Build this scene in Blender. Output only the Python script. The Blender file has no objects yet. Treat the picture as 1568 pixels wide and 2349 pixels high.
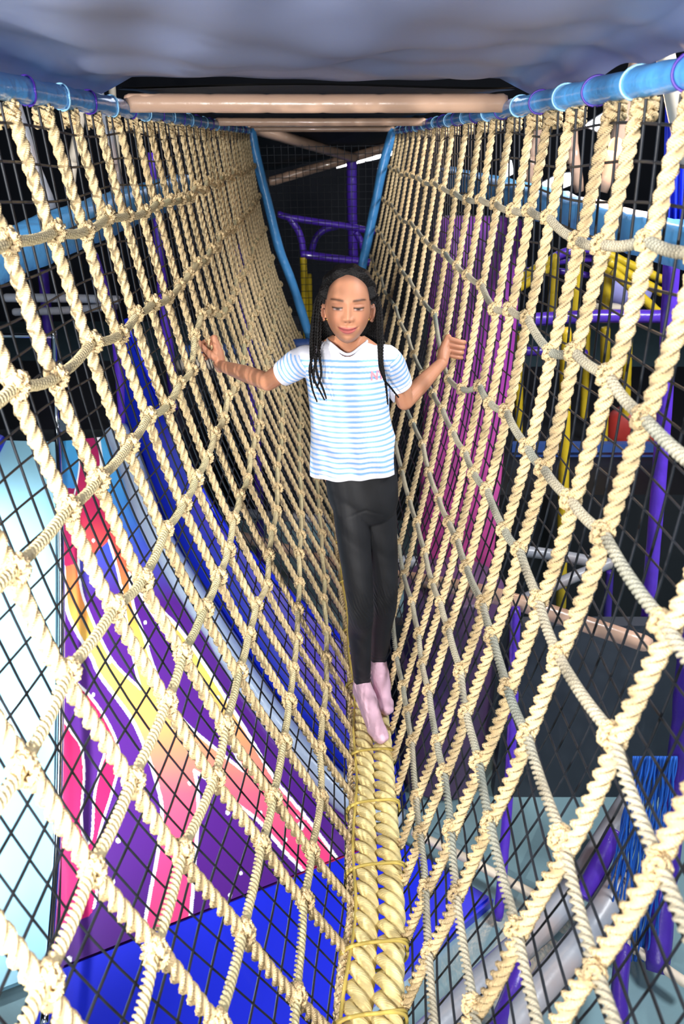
import bpy, bmesh, math, random
import numpy as np
from mathutils import Vector, Matrix, noise as mnoise

random.seed(7)
RNG = np.random.default_rng(7)
C = bpy.context.scene.collection
SC = bpy.context.scene

# ------------------------------------------------------------------ camera, world, light, exposure
EYE = 2.45                       # eye height above the hall floor
PITCH = math.radians(25.7)
FPX = 1750.0                     # focal length in pixels of the 1568 x 2349 frame
cam_d = bpy.data.cameras.new('camera')
cam = bpy.data.objects.new('camera', cam_d); C.objects.link(cam)
cam.location = (0, 0, EYE)
cam.rotation_euler = (math.pi/2 - PITCH, 0, 0)
cam_d.sensor_fit = 'VERTICAL'; cam_d.sensor_height = 36.0; cam_d.sensor_width = 24.0
cam_d.lens = FPX/2349*36.0
cam_d.clip_start = 0.02
cam_d.dof.use_dof = True; cam_d.dof.focus_distance = 1.72; cam_d.dof.aperture_fstop = 7.0
SC.camera = cam

world = bpy.data.worlds.new('hall_air'); SC.world = world; world.use_nodes = True
bg = world.node_tree.nodes['Background']
bg.inputs[0].default_value = (0.62, 0.76, 1.0, 1); bg.inputs[1].default_value = 0.42

def lamp(name, kind, loc, aim, energy, color=(1, 1, 1), size=0.2, spot=None, blend=0.5):
    d = bpy.data.lights.new(name, kind); o = bpy.data.objects.new(name, d); C.objects.link(o)
    o.location = loc; d.energy = energy; d.color = color
    if kind == 'AREA': d.size = size
    else: d.shadow_soft_size = size
    if kind == 'SPOT': d.spot_size = spot; d.spot_blend = blend
    v = Vector(aim) - Vector(loc)
    o.rotation_euler = v.to_track_quat('-Z', 'Y').to_euler()
    return o
# unseen flash left of the lens, a lamp through the left net, added fills
lamp('flood_entrance', 'SPOT', (-0.33, -0.08, EYE - 0.05), (0.0, 1.75, EYE - 0.55), 66, (1.0, 0.97, 0.92), 0.03, math.radians(172), 0.3)
lamp('flood_left', 'SPOT', (-1.05, -0.15, EYE + 0.02), (0.0, 1.75, EYE - 0.7), 170, (1.0, 0.96, 0.90), 0.015, math.radians(80), 0.5)
lamp('fill_rear', 'SPOT', (-0.35, -2.3, EYE - 0.05), (0.0, 1.75, EYE - 0.6), 205, (1.0, 0.97, 0.93), 0.04, math.radians(75), 0.4)  # added fill behind the camera, evens out the light
lamp('fill_net', 'SPOT', (-0.08, -0.15, EYE - 0.3), (-0.45, 0.62, EYE - 0.45), 70, (1.0, 0.98, 0.94), 0.05, math.radians(80), 1.0)  # added spot that overexposes the near left net
# hall lights, some of them unseen and added to brighten single parts
lamp('fill_slide', 'AREA', (-1.2, 1.2, EYE + 1.3), (-0.5, 3.0, 0.9), 26, (0.95, 0.97, 1.0), 0.6)  # unseen lamp added to brighten the blue wall and the slide
lamp('hall_left', 'SPOT', (-2.9, 2.3, EYE + 1.6), (-1.6, 2.45, 0.8), 2400, (0.97, 0.99, 1.0), 0.2, math.radians(30), 0.9)  # unseen spot added to blow the pale lane out to white
lamp('hall_back', 'AREA', (0.0, 7.2, EYE + 1.6), (0.0, 5.6, 0.6), 40, (0.75, 0.82, 1.0), 1.6)
lamp('fill_right', 'AREA', (2.3, 1.3, EYE + 1.5), (0.9, 3.3, 1.4), 175, (0.95, 0.97, 1.0), 0.8)  # unseen lamp added to brighten the magenta panel
lamp('hall_warm', 'AREA', (1.1, 3.3, EYE + 0.1), (0.1, 1.9, EYE - 1.2), 9, (1.0, 0.62, 0.35), 0.25)
SC.view_settings.view_transform = 'Standard'; SC.view_settings.look = 'None'
SC.view_settings.gamma = 1.0; SC.view_settings.use_curve_mapping = False
SC.view_settings.exposure = 0.0

SP, CP = math.sin(PITCH), math.cos(PITCH)
def at(px, py, Y):
    """the place seen at a point of the frame, at distance Y down the hall"""
    u = (px - 784.0)/FPX; v = (py - 1174.5)/FPX
    t = Y/(CP - v*SP)
    return Vector((u*t, Y, EYE - t*(SP + v*CP)))
def at_z(px, py, z):
    u = (px - 784.0)/FPX; v = (py - 1174.5)/FPX
    t = (EYE - z)/(SP + v*CP)
    return Vector((u*t, t*(CP - v*SP), z))
def project(P):
    P = np.asarray(P, float)
    d = EYE - P[..., 2]
    zc = P[..., 1]*CP + d*SP
    v = (d*CP - P[..., 1]*SP)/zc
    return 784 + FPX*P[..., 0]/zc, 1174.5 + FPX*v

# ------------------------------------------------------------------ materials
def srgb(r, g, b):
    f = lambda c: (c/255/12.92) if c/255 <= 0.04045 else ((c/255 + 0.055)/1.055)**2.4
    return (f(r), f(g), f(b), 1)
MATS = {}
def mat(name, rgb, rough=0.5, metal=0.0, var=0.12, scale=14.0, bump=0.0, bscale=40.0, emit=None, coat=0.0, spec=0.5, sss=0.0, dirt=None, dirt_amt=0.5, dirt_scale=3.0):
    if name in MATS: return MATS[name]
    m = bpy.data.materials.new(name); m.use_nodes = True
    nt = m.node_tree; N = nt.nodes; L = nt.links; b = N['Principled BSDF']
    col = srgb(*rgb)
    tc = N.new('ShaderNodeTexCoord')
    nz = N.new('ShaderNodeTexNoise'); nz.inputs['Scale'].default_value = scale; nz.inputs['Detail'].default_value = 3
    L.new(tc.outputs['Object'], nz.inputs['Vector'])
    mx = N.new('ShaderNodeMix'); mx.data_type = 'RGBA'
    mx.inputs[6].default_value = tuple(c*(1 - var) for c in col[:3]) + (1,)
    mx.inputs[7].default_value = tuple(min(1, c*(1 + var)) for c in col[:3]) + (1,)
    L.new(nz.outputs['Fac'], mx.inputs[0])
    out = mx.outputs[2]
    if dirt:
        n2 = N.new('ShaderNodeTexNoise'); n2.inputs['Scale'].default_value = dirt_scale; n2.inputs['Detail'].default_value = 4
        L.new(tc.outputs['Object'], n2.inputs['Vector'])
        rp = N.new('ShaderNodeMapRange'); rp.inputs[1].default_value = 0.45; rp.inputs[2].default_value = 0.7; rp.inputs[4].default_value = dirt_amt
        L.new(n2.outputs['Fac'], rp.inputs[0])
        m2 = N.new('ShaderNodeMix'); m2.data_type = 'RGBA'; m2.inputs[7].default_value = srgb(*dirt)
        L.new(out, m2.inputs[6]); L.new(rp.outputs[0], m2.inputs[0]); out = m2.outputs[2]
    L.new(out, b.inputs['Base Color'])
    b.inputs['Roughness'].default_value = rough; b.inputs['Metallic'].default_value = metal
    b.inputs['Specular IOR Level'].default_value = spec
    b.inputs['Coat Weight'].default_value = coat
    if sss:
        b.inputs['Subsurface Weight'].default_value = sss
        b.inputs['Subsurface Radius'].default_value = (0.008, 0.003, 0.0015); b.inputs['Subsurface Scale'].default_value = 0.6
    if emit:
        b.inputs['Emission Color'].default_value = col; b.inputs['Emission Strength'].default_value = emit
    if bump:
        n3 = N.new('ShaderNodeTexNoise'); n3.inputs['Scale'].default_value = bscale; n3.inputs['Detail'].default_value = 4
        L.new(tc.outputs['Object'], n3.inputs['Vector'])
        bp = N.new('ShaderNodeBump'); bp.inputs['Strength'].default_value = bump; bp.inputs['Distance'].default_value = 0.01
        L.new(n3.outputs['Fac'], bp.inputs['Height']); L.new(bp.outputs[0], b.inputs['Normal'])
    MATS[name] = m
    return m
def rope_mat(name, rgb, dirt, dirt_amt, yarn=1.0, dirt_scale=2.2, yscale=(5.0, 900.0)):
    """laid rope: yarn grooves run along the strands (UV), soil comes and goes along its length"""
    m = mat(name, rgb, 0.75, var=0.12, scale=90, dirt=dirt, dirt_amt=dirt_amt, dirt_scale=dirt_scale, spec=0.25)
    nt = m.node_tree; N = nt.nodes; L = nt.links; b = N['Principled BSDF']
    uv = N.new('ShaderNodeUVMap'); uv.uv_map = 'UVMap'
    w = N.new('ShaderNodeTexWave'); w.wave_type = 'BANDS'; w.bands_direction = 'DIAGONAL'
    mp = N.new('ShaderNodeMapping'); mp.inputs['Scale'].default_value = (yscale[0], yscale[1], 1)
    L.new(uv.outputs[0], mp.inputs['Vector']); L.new(mp.outputs[0], w.inputs['Vector'])
    w.inputs['Scale'].default_value = 0.32; w.inputs['Distortion'].default_value = 1.2
    bp = N.new('ShaderNodeBump'); bp.inputs['Strength'].default_value = 0.55*yarn; bp.inputs['Distance'].default_value = 0.0022
    L.new(w.outputs['Fac'], bp.inputs['Height']); L.new(bp.outputs[0], b.inputs['Normal'])
    return m
def attr_mat(name, rough=0.5, spec=0.5, coat=0.0, sss=0.0, bump=0.0, bscale=60, attr='Col'):
    m = bpy.data.materials.new(name); m.use_nodes = True
    nt = m.node_tree; N = nt.nodes; L = nt.links; b = N['Principled BSDF']
    a = N.new('ShaderNodeAttribute'); a.attribute_name = attr
    L.new(a.outputs['Color'], b.inputs['Base Color'])
    b.inputs['Roughness'].default_value = rough; b.inputs['Specular IOR Level'].default_value = spec; b.inputs['Coat Weight'].default_value = coat
    if sss:
        b.inputs['Subsurface Weight'].default_value = sss
        b.inputs['Subsurface Radius'].default_value = (0.006, 0.0025, 0.0012); b.inputs['Subsurface Scale'].default_value = 0.5
    if bump:
        tc = N.new('ShaderNodeTexCoord'); n3 = N.new('ShaderNodeTexNoise'); n3.inputs['Scale'].default_value = bscale
        L.new(tc.outputs['Object'], n3.inputs['Vector'])
        bp = N.new('ShaderNodeBump'); bp.inputs['Strength'].default_value = bump; bp.inputs['Distance'].default_value = 0.004
        L.new(n3.outputs['Fac'], bp.inputs['Height']); L.new(bp.outputs[0], b.inputs['Normal'])
    return m

M_ROPE = rope_mat('cream_rope', (234, 208, 162), (176, 150, 104), 0.4)
M_ROPE_H_R = rope_mat('dusty_rope', (190, 180, 156), (132, 142, 136), 0.9, 0.7, 2.6)
M_ROPE_H_L = rope_mat('wound_rope', (218, 200, 156), (168, 166, 128), 0.7, 0.6, 2.0)
M_BIG = rope_mat('walking_rope', (240, 222, 162), (206, 182, 116), 0.4, 0.5, 6.0, (9.0, 300.0))
M_CORD = mat('yellow_cord', (200, 176, 88), 0.6, var=0.2)
M_NET = mat('black_net_cord', (26, 31, 40), 0.5, var=0.35, scale=60)
M_NETB = mat('blue_net_cord', (24, 92, 190), 0.5, var=0.25)
M_BLUE = mat('light_blue_vinyl', (84, 166, 236), 0.28, var=0.12, scale=9, bump=0.5, bscale=22, coat=0.3)
M_BLUEPAD = mat('light_blue_drape', (92, 170, 232), 0.38, var=0.15, scale=6, bump=0.7, bscale=14)
M_PURPLE = mat('purple_vinyl', (88, 52, 190), 0.3, var=0.15, bump=0.35, bscale=24, coat=0.25)
M_PURPLE_D = mat('deep_purple_vinyl', (66, 40, 150), 0.35, var=0.15, bump=0.35, bscale=24)
M_BEIGE = mat('beige_vinyl', (206, 170, 146), 0.3, var=0.1, bump=0.25, bscale=18, coat=0.3)
M_CREAM = mat('cream_pipe', (226, 212, 190), 0.4, var=0.1)
M_GREY = mat('grey_pipe', (150, 156, 166), 0.35, var=0.15, dirt=(170, 138, 118), dirt_amt=0.6, dirt_scale=4, bump=0.3, bscale=12)
M_YELLOW = mat('yellow_vinyl', (208, 178, 38), 0.35, var=0.2, bump=0.2)
M_CANOPY = mat('navy_nylon', (120, 133, 170), 0.45, var=0.12, scale=5, bump=0.12, bscale=9, spec=0.8)  # navy cloth; the pale look under flash is put into the base colour
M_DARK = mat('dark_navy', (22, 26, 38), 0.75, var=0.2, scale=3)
M_BLACK = mat('black_edging', (14, 15, 20), 0.5)
M_CHROME = mat('chrome', (225, 232, 235), 0.12, metal=1.0, var=0.03)
M_MAT = mat('royal_blue_mat', (28, 44, 214), 0.32, var=0.06, scale=3, coat=0.15)
M_PANEL = mat('royal_blue_panel', (24, 44, 190), 0.3, var=0.06, scale=3, coat=0.15)
M_SILVER = mat('silver_vinyl', (156, 174, 196), 0.3, var=0.12, scale=8, bump=0.4, bscale=26, coat=0.2)
M_FLOOR = mat('teal_floor', (120, 150, 158), 0.22, var=0.12, scale=2.5, bump=0.08, bscale=60, spec=0.6)
M_LANE = mat('pale_teal_slide', (150, 204, 224), 0.2, var=0.05, scale=2, coat=0.4)
M_GLOW = mat('lit_panel', (255, 255, 255), 0.5, emit=9.0)
M_PLUM = mat('plum_vinyl', (92, 66, 104), 0.45, var=0.12, scale=4, bump=0.15, bscale=10)  # shade on the lower padding put into the colour as dark plum
M_RED = mat('red_vinyl', (176, 52, 44), 0.5, var=0.15)
M_BOARD = mat('blue_board', (52, 84, 150), 0.5, var=0.15)
M_LAV = mat('lavender_sheet', (150, 150, 215), 0.5, var=0.1)
M_CURT = mat('electric_blue_drape', (30, 60, 230), 0.5, var=0.2, bump=0.5, bscale=20)
M_TIEP = mat('purple_tie', (70, 40, 150), 0.4)
M_TIEB = mat('pale_blue_tie', (150, 205, 240), 0.3)

# ------------------------------------------------------------------ mesh helpers
def link(name, me, m=None, parent=None):
    o = bpy.data.objects.new(name, me); C.objects.link(o)
    if m is not None and not me.materials: me.materials.append(m)
    if parent is not None: o.parent = parent
    return o
def mesh_np(name, V, F, uv=None, smooth=True):
    """V (n,3); F (m,4) or (m,3) array, or a list of such arrays; uv per vertex"""
    V = np.asarray(V, np.float32)
    Fs = F if isinstance(F, list) else [F]
    Fs = [np.asarray(f, np.int32) for f in Fs if len(f)]
    me = bpy.data.meshes.new(name)
    nl = sum(f.size for f in Fs); nf = sum(len(f) for f in Fs)
    me.vertices.add(len(V)); me.vertices.foreach_set('co', V.ravel())
    idx = np.concatenate([f.ravel() for f in Fs])
    tot = np.concatenate([np.full(len(f), f.shape[1], np.int32) for f in Fs])
    st = np.concatenate([[0], np.cumsum(tot)[:-1]]).astype(np.int32)
    me.loops.add(nl); me.loops.foreach_set('vertex_index', idx)
    me.polygons.add(nf); me.polygons.foreach_set('loop_start', st); me.polygons.foreach_set('loop_total', tot)
    if uv is not None:
        l = me.uv_layers.new(name='UVMap'); l.data.foreach_set('uv', np.asarray(uv, np.float32)[idx].ravel())
    me.polygons.foreach_set('use_smooth', np.full(nf, smooth))
    me.update(calc_edges=True); me.validate()
    return me
class MB:
    """collects several shapes into one mesh"""
    def __init__(s): s.V = []; s.F4 = []; s.F3 = []; s.U = []; s.n = 0
    def add(s, V, F, uv=None):
        V = np.asarray(V, float); F = np.asarray(F, np.int64)
        s.V.append(V); s.U.append(np.zeros((len(V), 2)) if uv is None else uv)
        (s.F4 if F.shape[1] == 4 else s.F3).append(F + s.n); s.n += len(V); return s
    def mesh(s, name, smooth=True):
        F = []
        if s.F4: F.append(np.concatenate(s.F4))
        if s.F3: F.append(np.concatenate(s.F3))
        return mesh_np(name, np.concatenate(s.V), F, np.concatenate(s.U), smooth)
    def build(s, name, m, parent=None, smooth=True): return link(name, s.mesh(name, smooth), m, parent)
def spline(pts, n):
    """Catmull-Rom through pts, n samples evenly in arc length"""
    P = np.asarray([tuple(p) for p in pts], float)
    if len(P) == 2: return P[0] + (P[1] - P[0])*np.linspace(0, 1, n)[:, None]
    Q = np.vstack([2*P[0] - P[1], P, 2*P[-1] - P[-2]])
    out = []
    for i in range(len(P) - 1):
        p0, p1, p2, p3 = Q[i:i + 4]; t = np.linspace(0, 1, 24, endpoint=False)[:, None]
        out.append(0.5*((2*p1) + (-p0 + p2)*t + (2*p0 - 5*p1 + 4*p2 - p3)*t**2 + (-p0 + 3*p1 - 3*p2 + p3)*t**3))
    D = np.vstack(out + [P[-1:]])
    return resample(D, n)
def resample(D, n):
    s = np.concatenate([[0], np.cumsum(np.linalg.norm(np.diff(D, axis=0), axis=1))])
    q = np.linspace(0, s[-1], n)
    return np.stack([np.interp(q, s, D[:, k]) for k in range(3)], 1)
def length(D): return float(np.linalg.norm(np.diff(D, axis=0), axis=1).sum())
def frames(P):
    T = np.gradient(P, axis=0); T /= np.linalg.norm(T, axis=1)[:, None] + 1e-12
    a = np.array([0, 0, 1.0]) if abs(T[0][2]) < 0.9 else np.array([1.0, 0, 0])
    u = np.cross(T[0], a); u /= np.linalg.norm(u)
    U = [u]
    for i in range(1, len(P)):
        u = U[-1] - T[i]*np.dot(U[-1], T[i]); u /= np.linalg.norm(u) + 1e-12; U.append(u)
    U = np.array(U); return T, U, np.cross(T, U)
def sweep(P, prof_r, ang, twist=None, scale=None, caps=True, closed=False):
    """sweep polar profile (radius prof_r at angles ang) along P"""
    n, k = len(P), len(ang)
    T, U, W = frames(P)
    tw = np.zeros(n) if twist is None else twist
    sc = np.ones(n) if scale is None else scale
    A = ang[None, :] + tw[:, None]
    R = prof_r[None, :]*sc[:, None]
    V = P[:, None, :] + R[..., None]*(np.cos(A)[..., None]*U[:, None, :] + np.sin(A)[..., None]*W[:, None, :])
    V = V.reshape(-1, 3)
    i, j = np.meshgrid(np.arange(n - 1), np.arange(k), indexing='ij')
    j2 = (j + 1) % k
    F = np.stack([i*k + j, i*k + j2, (i + 1)*k + j2, (i + 1)*k + j], -1).reshape(-1, 4)
    s = np.concatenate([[0], np.cumsum(np.linalg.norm(np.diff(P, axis=0), axis=1))])
    uv = np.stack(np.broadcast_arrays(np.arange(k)[None, :]/k*3.0, s[:, None]), -1).reshape(-1, 2)
    F3 = []
    if caps:
        c0, c1 = len(V), len(V) + 1
        V = np.vstack([V, P[0], P[-1]]); uv = np.vstack([uv, [0, 0], [0, s[-1]]])
        jj = np.arange(k); j2 = (jj + 1) % k
        F3 = np.vstack([np.stack([np.full(k, c0), j2, jj], 1), np.stack([np.full(k, c1), (n - 1)*k + jj, (n - 1)*k + j2], 1)])
    return V, F, F3, uv
def add_sweep(mb, *a, **k):
    V, F, F3, uv = sweep(*a, **k); n0 = mb.n
    mb.add(V, F, uv)
    if len(F3): mb.F3.append(np.asarray(F3) + n0)
    return mb
def trefoil(R, per=4, lobes=3):
    """outline of a laid rope of `lobes` touching strands"""
    h = math.pi/lobes; rs = R/(1 + 1/math.sin(h)); c = R - rs
    th = np.linspace(-h, h, per, endpoint=False)
    r = c*np.cos(th) + np.sqrt(np.maximum(rs*rs - (c*np.sin(th))**2, 0))
    ang = np.concatenate([th + 2*h*i for i in range(lobes)])
    return np.tile(r, lobes), ang
def add_rope(mb, D, R, pitch, step, lobes=3, per=4, phase=0.0, taper=None, hand=1, grow=None):
    D = np.asarray(D, float); L = length(D); n = max(4, int(L/step) + 1)
    if grow is None: P = resample(D, n)
    else:                                    # rings get farther apart along the rope
        q = np.linspace(0, 1, max(4, int(L/step/(1 + grow/2)))); q = q*(1 + grow*q)/(1 + grow)
        ss = np.concatenate([[0], np.cumsum(np.linalg.norm(np.diff(D, axis=0), axis=1))])
        P = np.stack([np.interp(q*ss[-1], ss, D[:, k]) for k in range(3)], 1); n = len(P)
    r, a = trefoil(R, per, lobes)
    tw = hand*np.concatenate([[0], np.cumsum(np.linalg.norm(np.diff(P, axis=0), axis=1))])/pitch*2*math.pi + phase
    sc = None if taper is None else taper(np.linspace(0, 1, n))
    return add_sweep(mb, P, r, a, twist=tw, scale=sc)
def add_tube(mb, P, r, k=12, bulge=None, caps=True):
    P = np.asarray(P, float); ang = np.linspace(0, 2*math.pi, k, endpoint=False)
    sc = None
    if np.ndim(r) == 1: sc = np.asarray(r)/r[0]; r = r[0]
    if bulge is not None: sc = bulge if sc is None else sc*bulge
    return add_sweep(mb, P, np.full(k, r), ang, scale=sc, caps=caps)
def add_box(mb, c, s, rot=None):
    c = Vector(c); h = [x/2 for x in s]; V = []
    for x in (-1, 1):
        for y in (-1, 1):
            for z in (-1, 1):
                p = Vector((x*h[0], y*h[1], z*h[2]))
                if rot is not None: p = rot @ p
                V.append(tuple(c + p))
    F = [(0, 1, 3, 2), (4, 6, 7, 5), (0, 4, 5, 1), (2, 3, 7, 6), (0, 2, 6, 4), (1, 5, 7, 3)]
    return mb.add(V, F)
def thing(name, label, cat, loc=(0, 0, 0), group=None):
    o = bpy.data.objects.new(name, None); C.objects.link(o); o.empty_display_size = 0.05
    o.location = loc; o['label'] = label; o['category'] = cat
    if group: o['group'] = group
    return o
def tag(o, label, cat, group=None):
    o['label'] = label; o['category'] = cat
    if group: o['group'] = group
    return o
def struct(o): o['kind'] = 'structure'; return o
def sstep(a, b, x):
    t = np.clip((x - a)/(b - a), 0, 1); return t*t*(3 - 2*t)

# ------------------------------------------------------------------ the hall
mb = MB(); add_box(mb, (0, 4, -0.05), (14, 16, 0.1)); struct(mb.build('floor', M_FLOOR, smooth=False))
mb = MB(); add_box(mb, (0, 4, 5.05), (14, 16, 0.1)); struct(mb.build('ceiling', M_DARK, smooth=False))
mb = MB(); add_box(mb, (-6.9, 4, 2.5), (0.1, 16, 5)); struct(mb.build('wall_left', M_DARK, smooth=False))
mb = MB(); add_box(mb, (6.9, 4, 2.5), (0.1, 16, 5)); struct(mb.build('wall_right', M_DARK, smooth=False))
mb = MB(); add_box(mb, (0, 11.9, 2.5), (14, 0.1, 5)); struct(mb.build('wall_back', M_DARK, smooth=False))

# ------------------------------------------------------------------ shape of the bridge
HW = 0.41                                            # half width between the top rails
def xc(Y): return -0.02 - 0.019*Y
RY = np.array([-0.4, 0.2, 0.75, 0.97, 1.35, 1.51, 1.7, 2.0, 2.5, 3.5, 4.75, 5.2])
RX = np.array([0.0, 0.02, 0.048, 0.069, 0.077, 0.08, 0.08, 0.07, 0.043, -0.02, -0.09, -0.11])
RD = np.array([1.05, 1.16, 1.27, 1.312, 1.385, 1.412, 1.45, 1.46, 1.44, 1.40, 1.34, 1.32])
def rope_x(Y): return np.interp(Y, RY, RX)
def rope_d(Y): return np.interp(Y, RY, RD)
RAIL_D = -0.07
def net(side, Y, q, out=0.0, belly=None):
    """point on the left (-1) or right (+1) net; q = 0 at the rail, 1 at the walking rope; out = outward offset"""
    Y = np.asarray(Y, float); q = np.asarray(q, float)
    x0 = xc(Y) + side*HW*0.985; x1 = rope_x(Y) + side*0.05
    d0 = RAIL_D + 0.02; d1 = rope_d(Y) - 0.0
    if belly is None: belly = 0.07 if side < 0 else 0.025
    b = belly*np.sin(math.pi*np.clip(q, 0, 1))
    X = x0 + (x1 - x0)*q + side*(b + out)
    D = d0 + (d1 - d0)*q + 0.02*np.sin(math.pi*q)
    return np.stack(np.broadcast_arrays(X, Y, EYE - D), -1)
def solve_net(side, px, py):
    """Y, q of the net point seen at a point of the frame"""
    g = np.stack(np.meshgrid(np.linspace(0.3, 4.5, 400), np.linspace(0, 1, 200), indexing='ij'), -1)
    X, Yp = project(net(side, g[..., 0], g[..., 1]))
    i = np.unravel_index(np.argmin((X - px)**2 + (Yp - py)**2), X.shape)
    return g[i]
GL = solve_net(-1, 480, 797); GR = solve_net(1, 1044, 795)
print('grip left', GL, 'grip right', GR)

def rope_net(side):
    sd = 'left' if side < 0 else 'right'
    t = thing('rope_net', 'cream climbing rope net forming the %s wall of the bridge, knotted in squares' % sd if side < 0 else
              'cream climbing rope net with dusty grey cross ropes forming the right wall of the bridge', 'rope net', (xc(2)+side*HW, 2.2, EYE))
    inv = t.location.copy()
    ys = np.arange(0.13, 4.66, 0.146) if side < 0 else np.array([0.14, 0.29, 0.45, 0.60, 0.76, 0.91, 1.07, 1.18, 1.33, 1.49, 1.65, 1.82, 2.01, 2.17, 2.35, 2.58, 2.80, 3.02, 3.24, 3.47, 3.70, 3.93, 4.16, 4.38, 4.6])
    ys = ys + RNG.uniform(-0.018, 0.018, len(ys))
    G = GL if side < 0 else GR
    k = int(np.argmin(abs(ys - G[0]))); ys = ys + (G[0] - ys[k])*np.exp(-((np.arange(len(ys)) - k)/3.0)**2)
    q = np.linspace(0, 1, 40)
    hq = np.arange(1, 9)/9.0
    def loc(P): return np.asarray(P) - np.array(inv)
    near = lambda Y: 0.0042 if Y < 1.5 else (0.006 if Y < 2.6 else 0.009)
    for i, Y in enumerate(ys):
        wob = RNG.uniform(-0.012, 0.012); ph = RNG.uniform(0, 6)
        yy = Y + wob*np.sin(q*math.pi) + 0.006*np.sin(q*9*math.pi + ph)*0.6
        P = net(side, yy, q)
        mb = MB(); add_rope(mb, loc(P), np.interp(Y, [0.8, 1.6], [0.0110, 0.0094]), 0.052 if side > 0 else 0.06, near(Y), phase=ph, per=4)
        mb.build('vertical_rope', M_ROPE, t)
    # cross ropes, sagging a little between the uprights
    jit = RNG.uniform(-0.009, 0.009, (8, len(ys)))
    for j in range(8):                       # the hand pushes the cross ropes aside
        dq = hq[j] + jit[j, k] - G[1]
        if abs(dq) < 0.05: jit[j, k] = G[1] + math.copysign(0.055, dq if dq else 1) - hq[j]; jit[j, k-1] = jit[j, k]*0.7; jit[j, k+1] = jit[j, k]*0.7
    hm = M_ROPE_H_R if side > 0 else M_ROPE_H_L
    for j, qq in enumerate(hq):
        Yf = np.concatenate([[-0.05], ys, [4.74]]); jf = np.concatenate([[0], jit[j], [0]])
        Yd = np.linspace(-0.05, 4.74, 420)
        qd = qq + np.interp(Yd, Yf, jf)
        frac = np.interp(Yd, Yf, np.arange(len(Yf)))
        qd = qd + 0.003*np.sin(math.pi*(frac % 1.0))
        P = net(side, Yd, qd, out=-0.004)
        mb = MB(); add_rope(mb, loc(P), 0.0080 if side < 0 else 0.0074, 0.024 if side < 0 else 0.028, 0.0021, phase=j, per=3, hand=-1, grow=0.8)
        mb.build('cross_rope', hm, t)
    # knots: one shape, shared
    th = np.linspace(0, 2.2*2*math.pi, 52)
    a = 0.0118; spread = np.linspace(-0.010, 0.010, len(th))
    P = np.stack([a*np.cos(th), spread*0.9 + 0.006*np.sin(th), a*np.sin(th)], 1)
    P2 = np.stack([spread*0.7 + 0.006*np.sin(th), a*1.05*np.cos(th), a*1.05*np.sin(th)], 1)
    mk = MB(); add_rope(mk, P[:34], 0.0062, 0.03, 0.005, per=3); add_rope(mk, P2[:30], 0.006, 0.03, 0.005, per=3)
    kme = mk.mesh('knot'); kme.materials.append(M_ROPE)
    eps = 0.01
    for i, Y in enumerate(ys):
        for j, qq in enumerate(hq):
            qv = qq + jit[j, i]
            p = net(side, Y, qv, out=-0.006); dv = net(side, Y, qv + eps) - net(side, Y, qv - eps); dh = np.array([0, 1.0, 0])
            z = -dv/np.linalg.norm(dv); x = np.cross(dh, z); x /= np.linalg.norm(x); y = np.cross(z, x)
            ko = link('knot', kme, None, t)
            sc = RNG.uniform(0.9, 1.12)*(0.98 if side < 0 else 0.76)
            Mx = Matrix(((x[0]*sc, y[0]*sc, z[0]*sc, p[0]-inv[0]), (x[1]*sc, y[1]*sc, z[1]*sc, p[1]-inv[1]), (x[2]*sc, y[2]*sc, z[2]*sc, p[2]-inv[2]), (0, 0, 0, 1)))
            ko.matrix_local = Mx @ Matrix.Rotation(RNG.uniform(-0.4, 0.4), 4, 'Z')
    # hitches round the rail
    th = np.linspace(0, 2*math.pi*2.2, 60); rr = 0.031
    P = np.stack([rr*np.cos(th), np.linspace(-0.014, 0.014, 60), rr*np.sin(th)], 1)
    mk = MB()
    th = np.linspace(0, 2*math.pi*2.6, 60)
    P = np.stack([0.011*np.cos(th), 0.011*np.sin(th), -0.018 - np.linspace(0, 0.024, 60)], 1)
    add_rope(mk, P, 0.0062, 0.05, 0.005, per=3)
    hme = mk.mesh('hitch'); hme.materials.append(M_ROPE)
    for Y in ys:
        ho = link('hitch', hme, None, t)
        ho.location = Vector((xc(Y)+side*HW, Y, EYE - RAIL_D)) - inv
        ho.rotation_euler = (0, 0, RNG.uniform(-0.25, 0.25)); s = RNG.uniform(0.92, 1.1); ho.scale = (s, s, s)
    return t
rope_net(-1); rope_net(1)

def safety_net(side):
    sd = 'left' if side < 0 else 'right'
    mb = MB(); cell = 0.047; r = 0.0020
    out = 0.05
    def S(Y, q):
        return net(side, Y, q, out=0.0, belly=(0.13 if side < 0 else 0.11)) + np.array([0, 0, -0.02])*np.asarray(q)[..., None]
    def cord(P):
        a = np.linspace(0, 2*math.pi, 4, endpoint=False)
        add_sweep(mb, P, np.full(4, r), a, caps=False)
    for Y in np.arange(0.1, 4.72, cell):
        q = np.linspace(0, 1.0, 26)
        cord(S(Y + 0.006*np.sin(q*12 + Y*5) + RNG.uniform(-0.004, 0.004), q))
    for qq in np.arange(0.02, 1.0, cell/1.52):
        Yd = np.linspace(0.08, 4.72, 130)
        cord(S(Yd, qq + 0.004*np.sin(Yd*9 + qq*30)))
    o = mb.build('safety_net', M_NET)
    tag(o, 'black square-mesh safety net hung outside the %s rope net' % sd, 'safety net')
safety_net(-1); safety_net(1)

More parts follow.
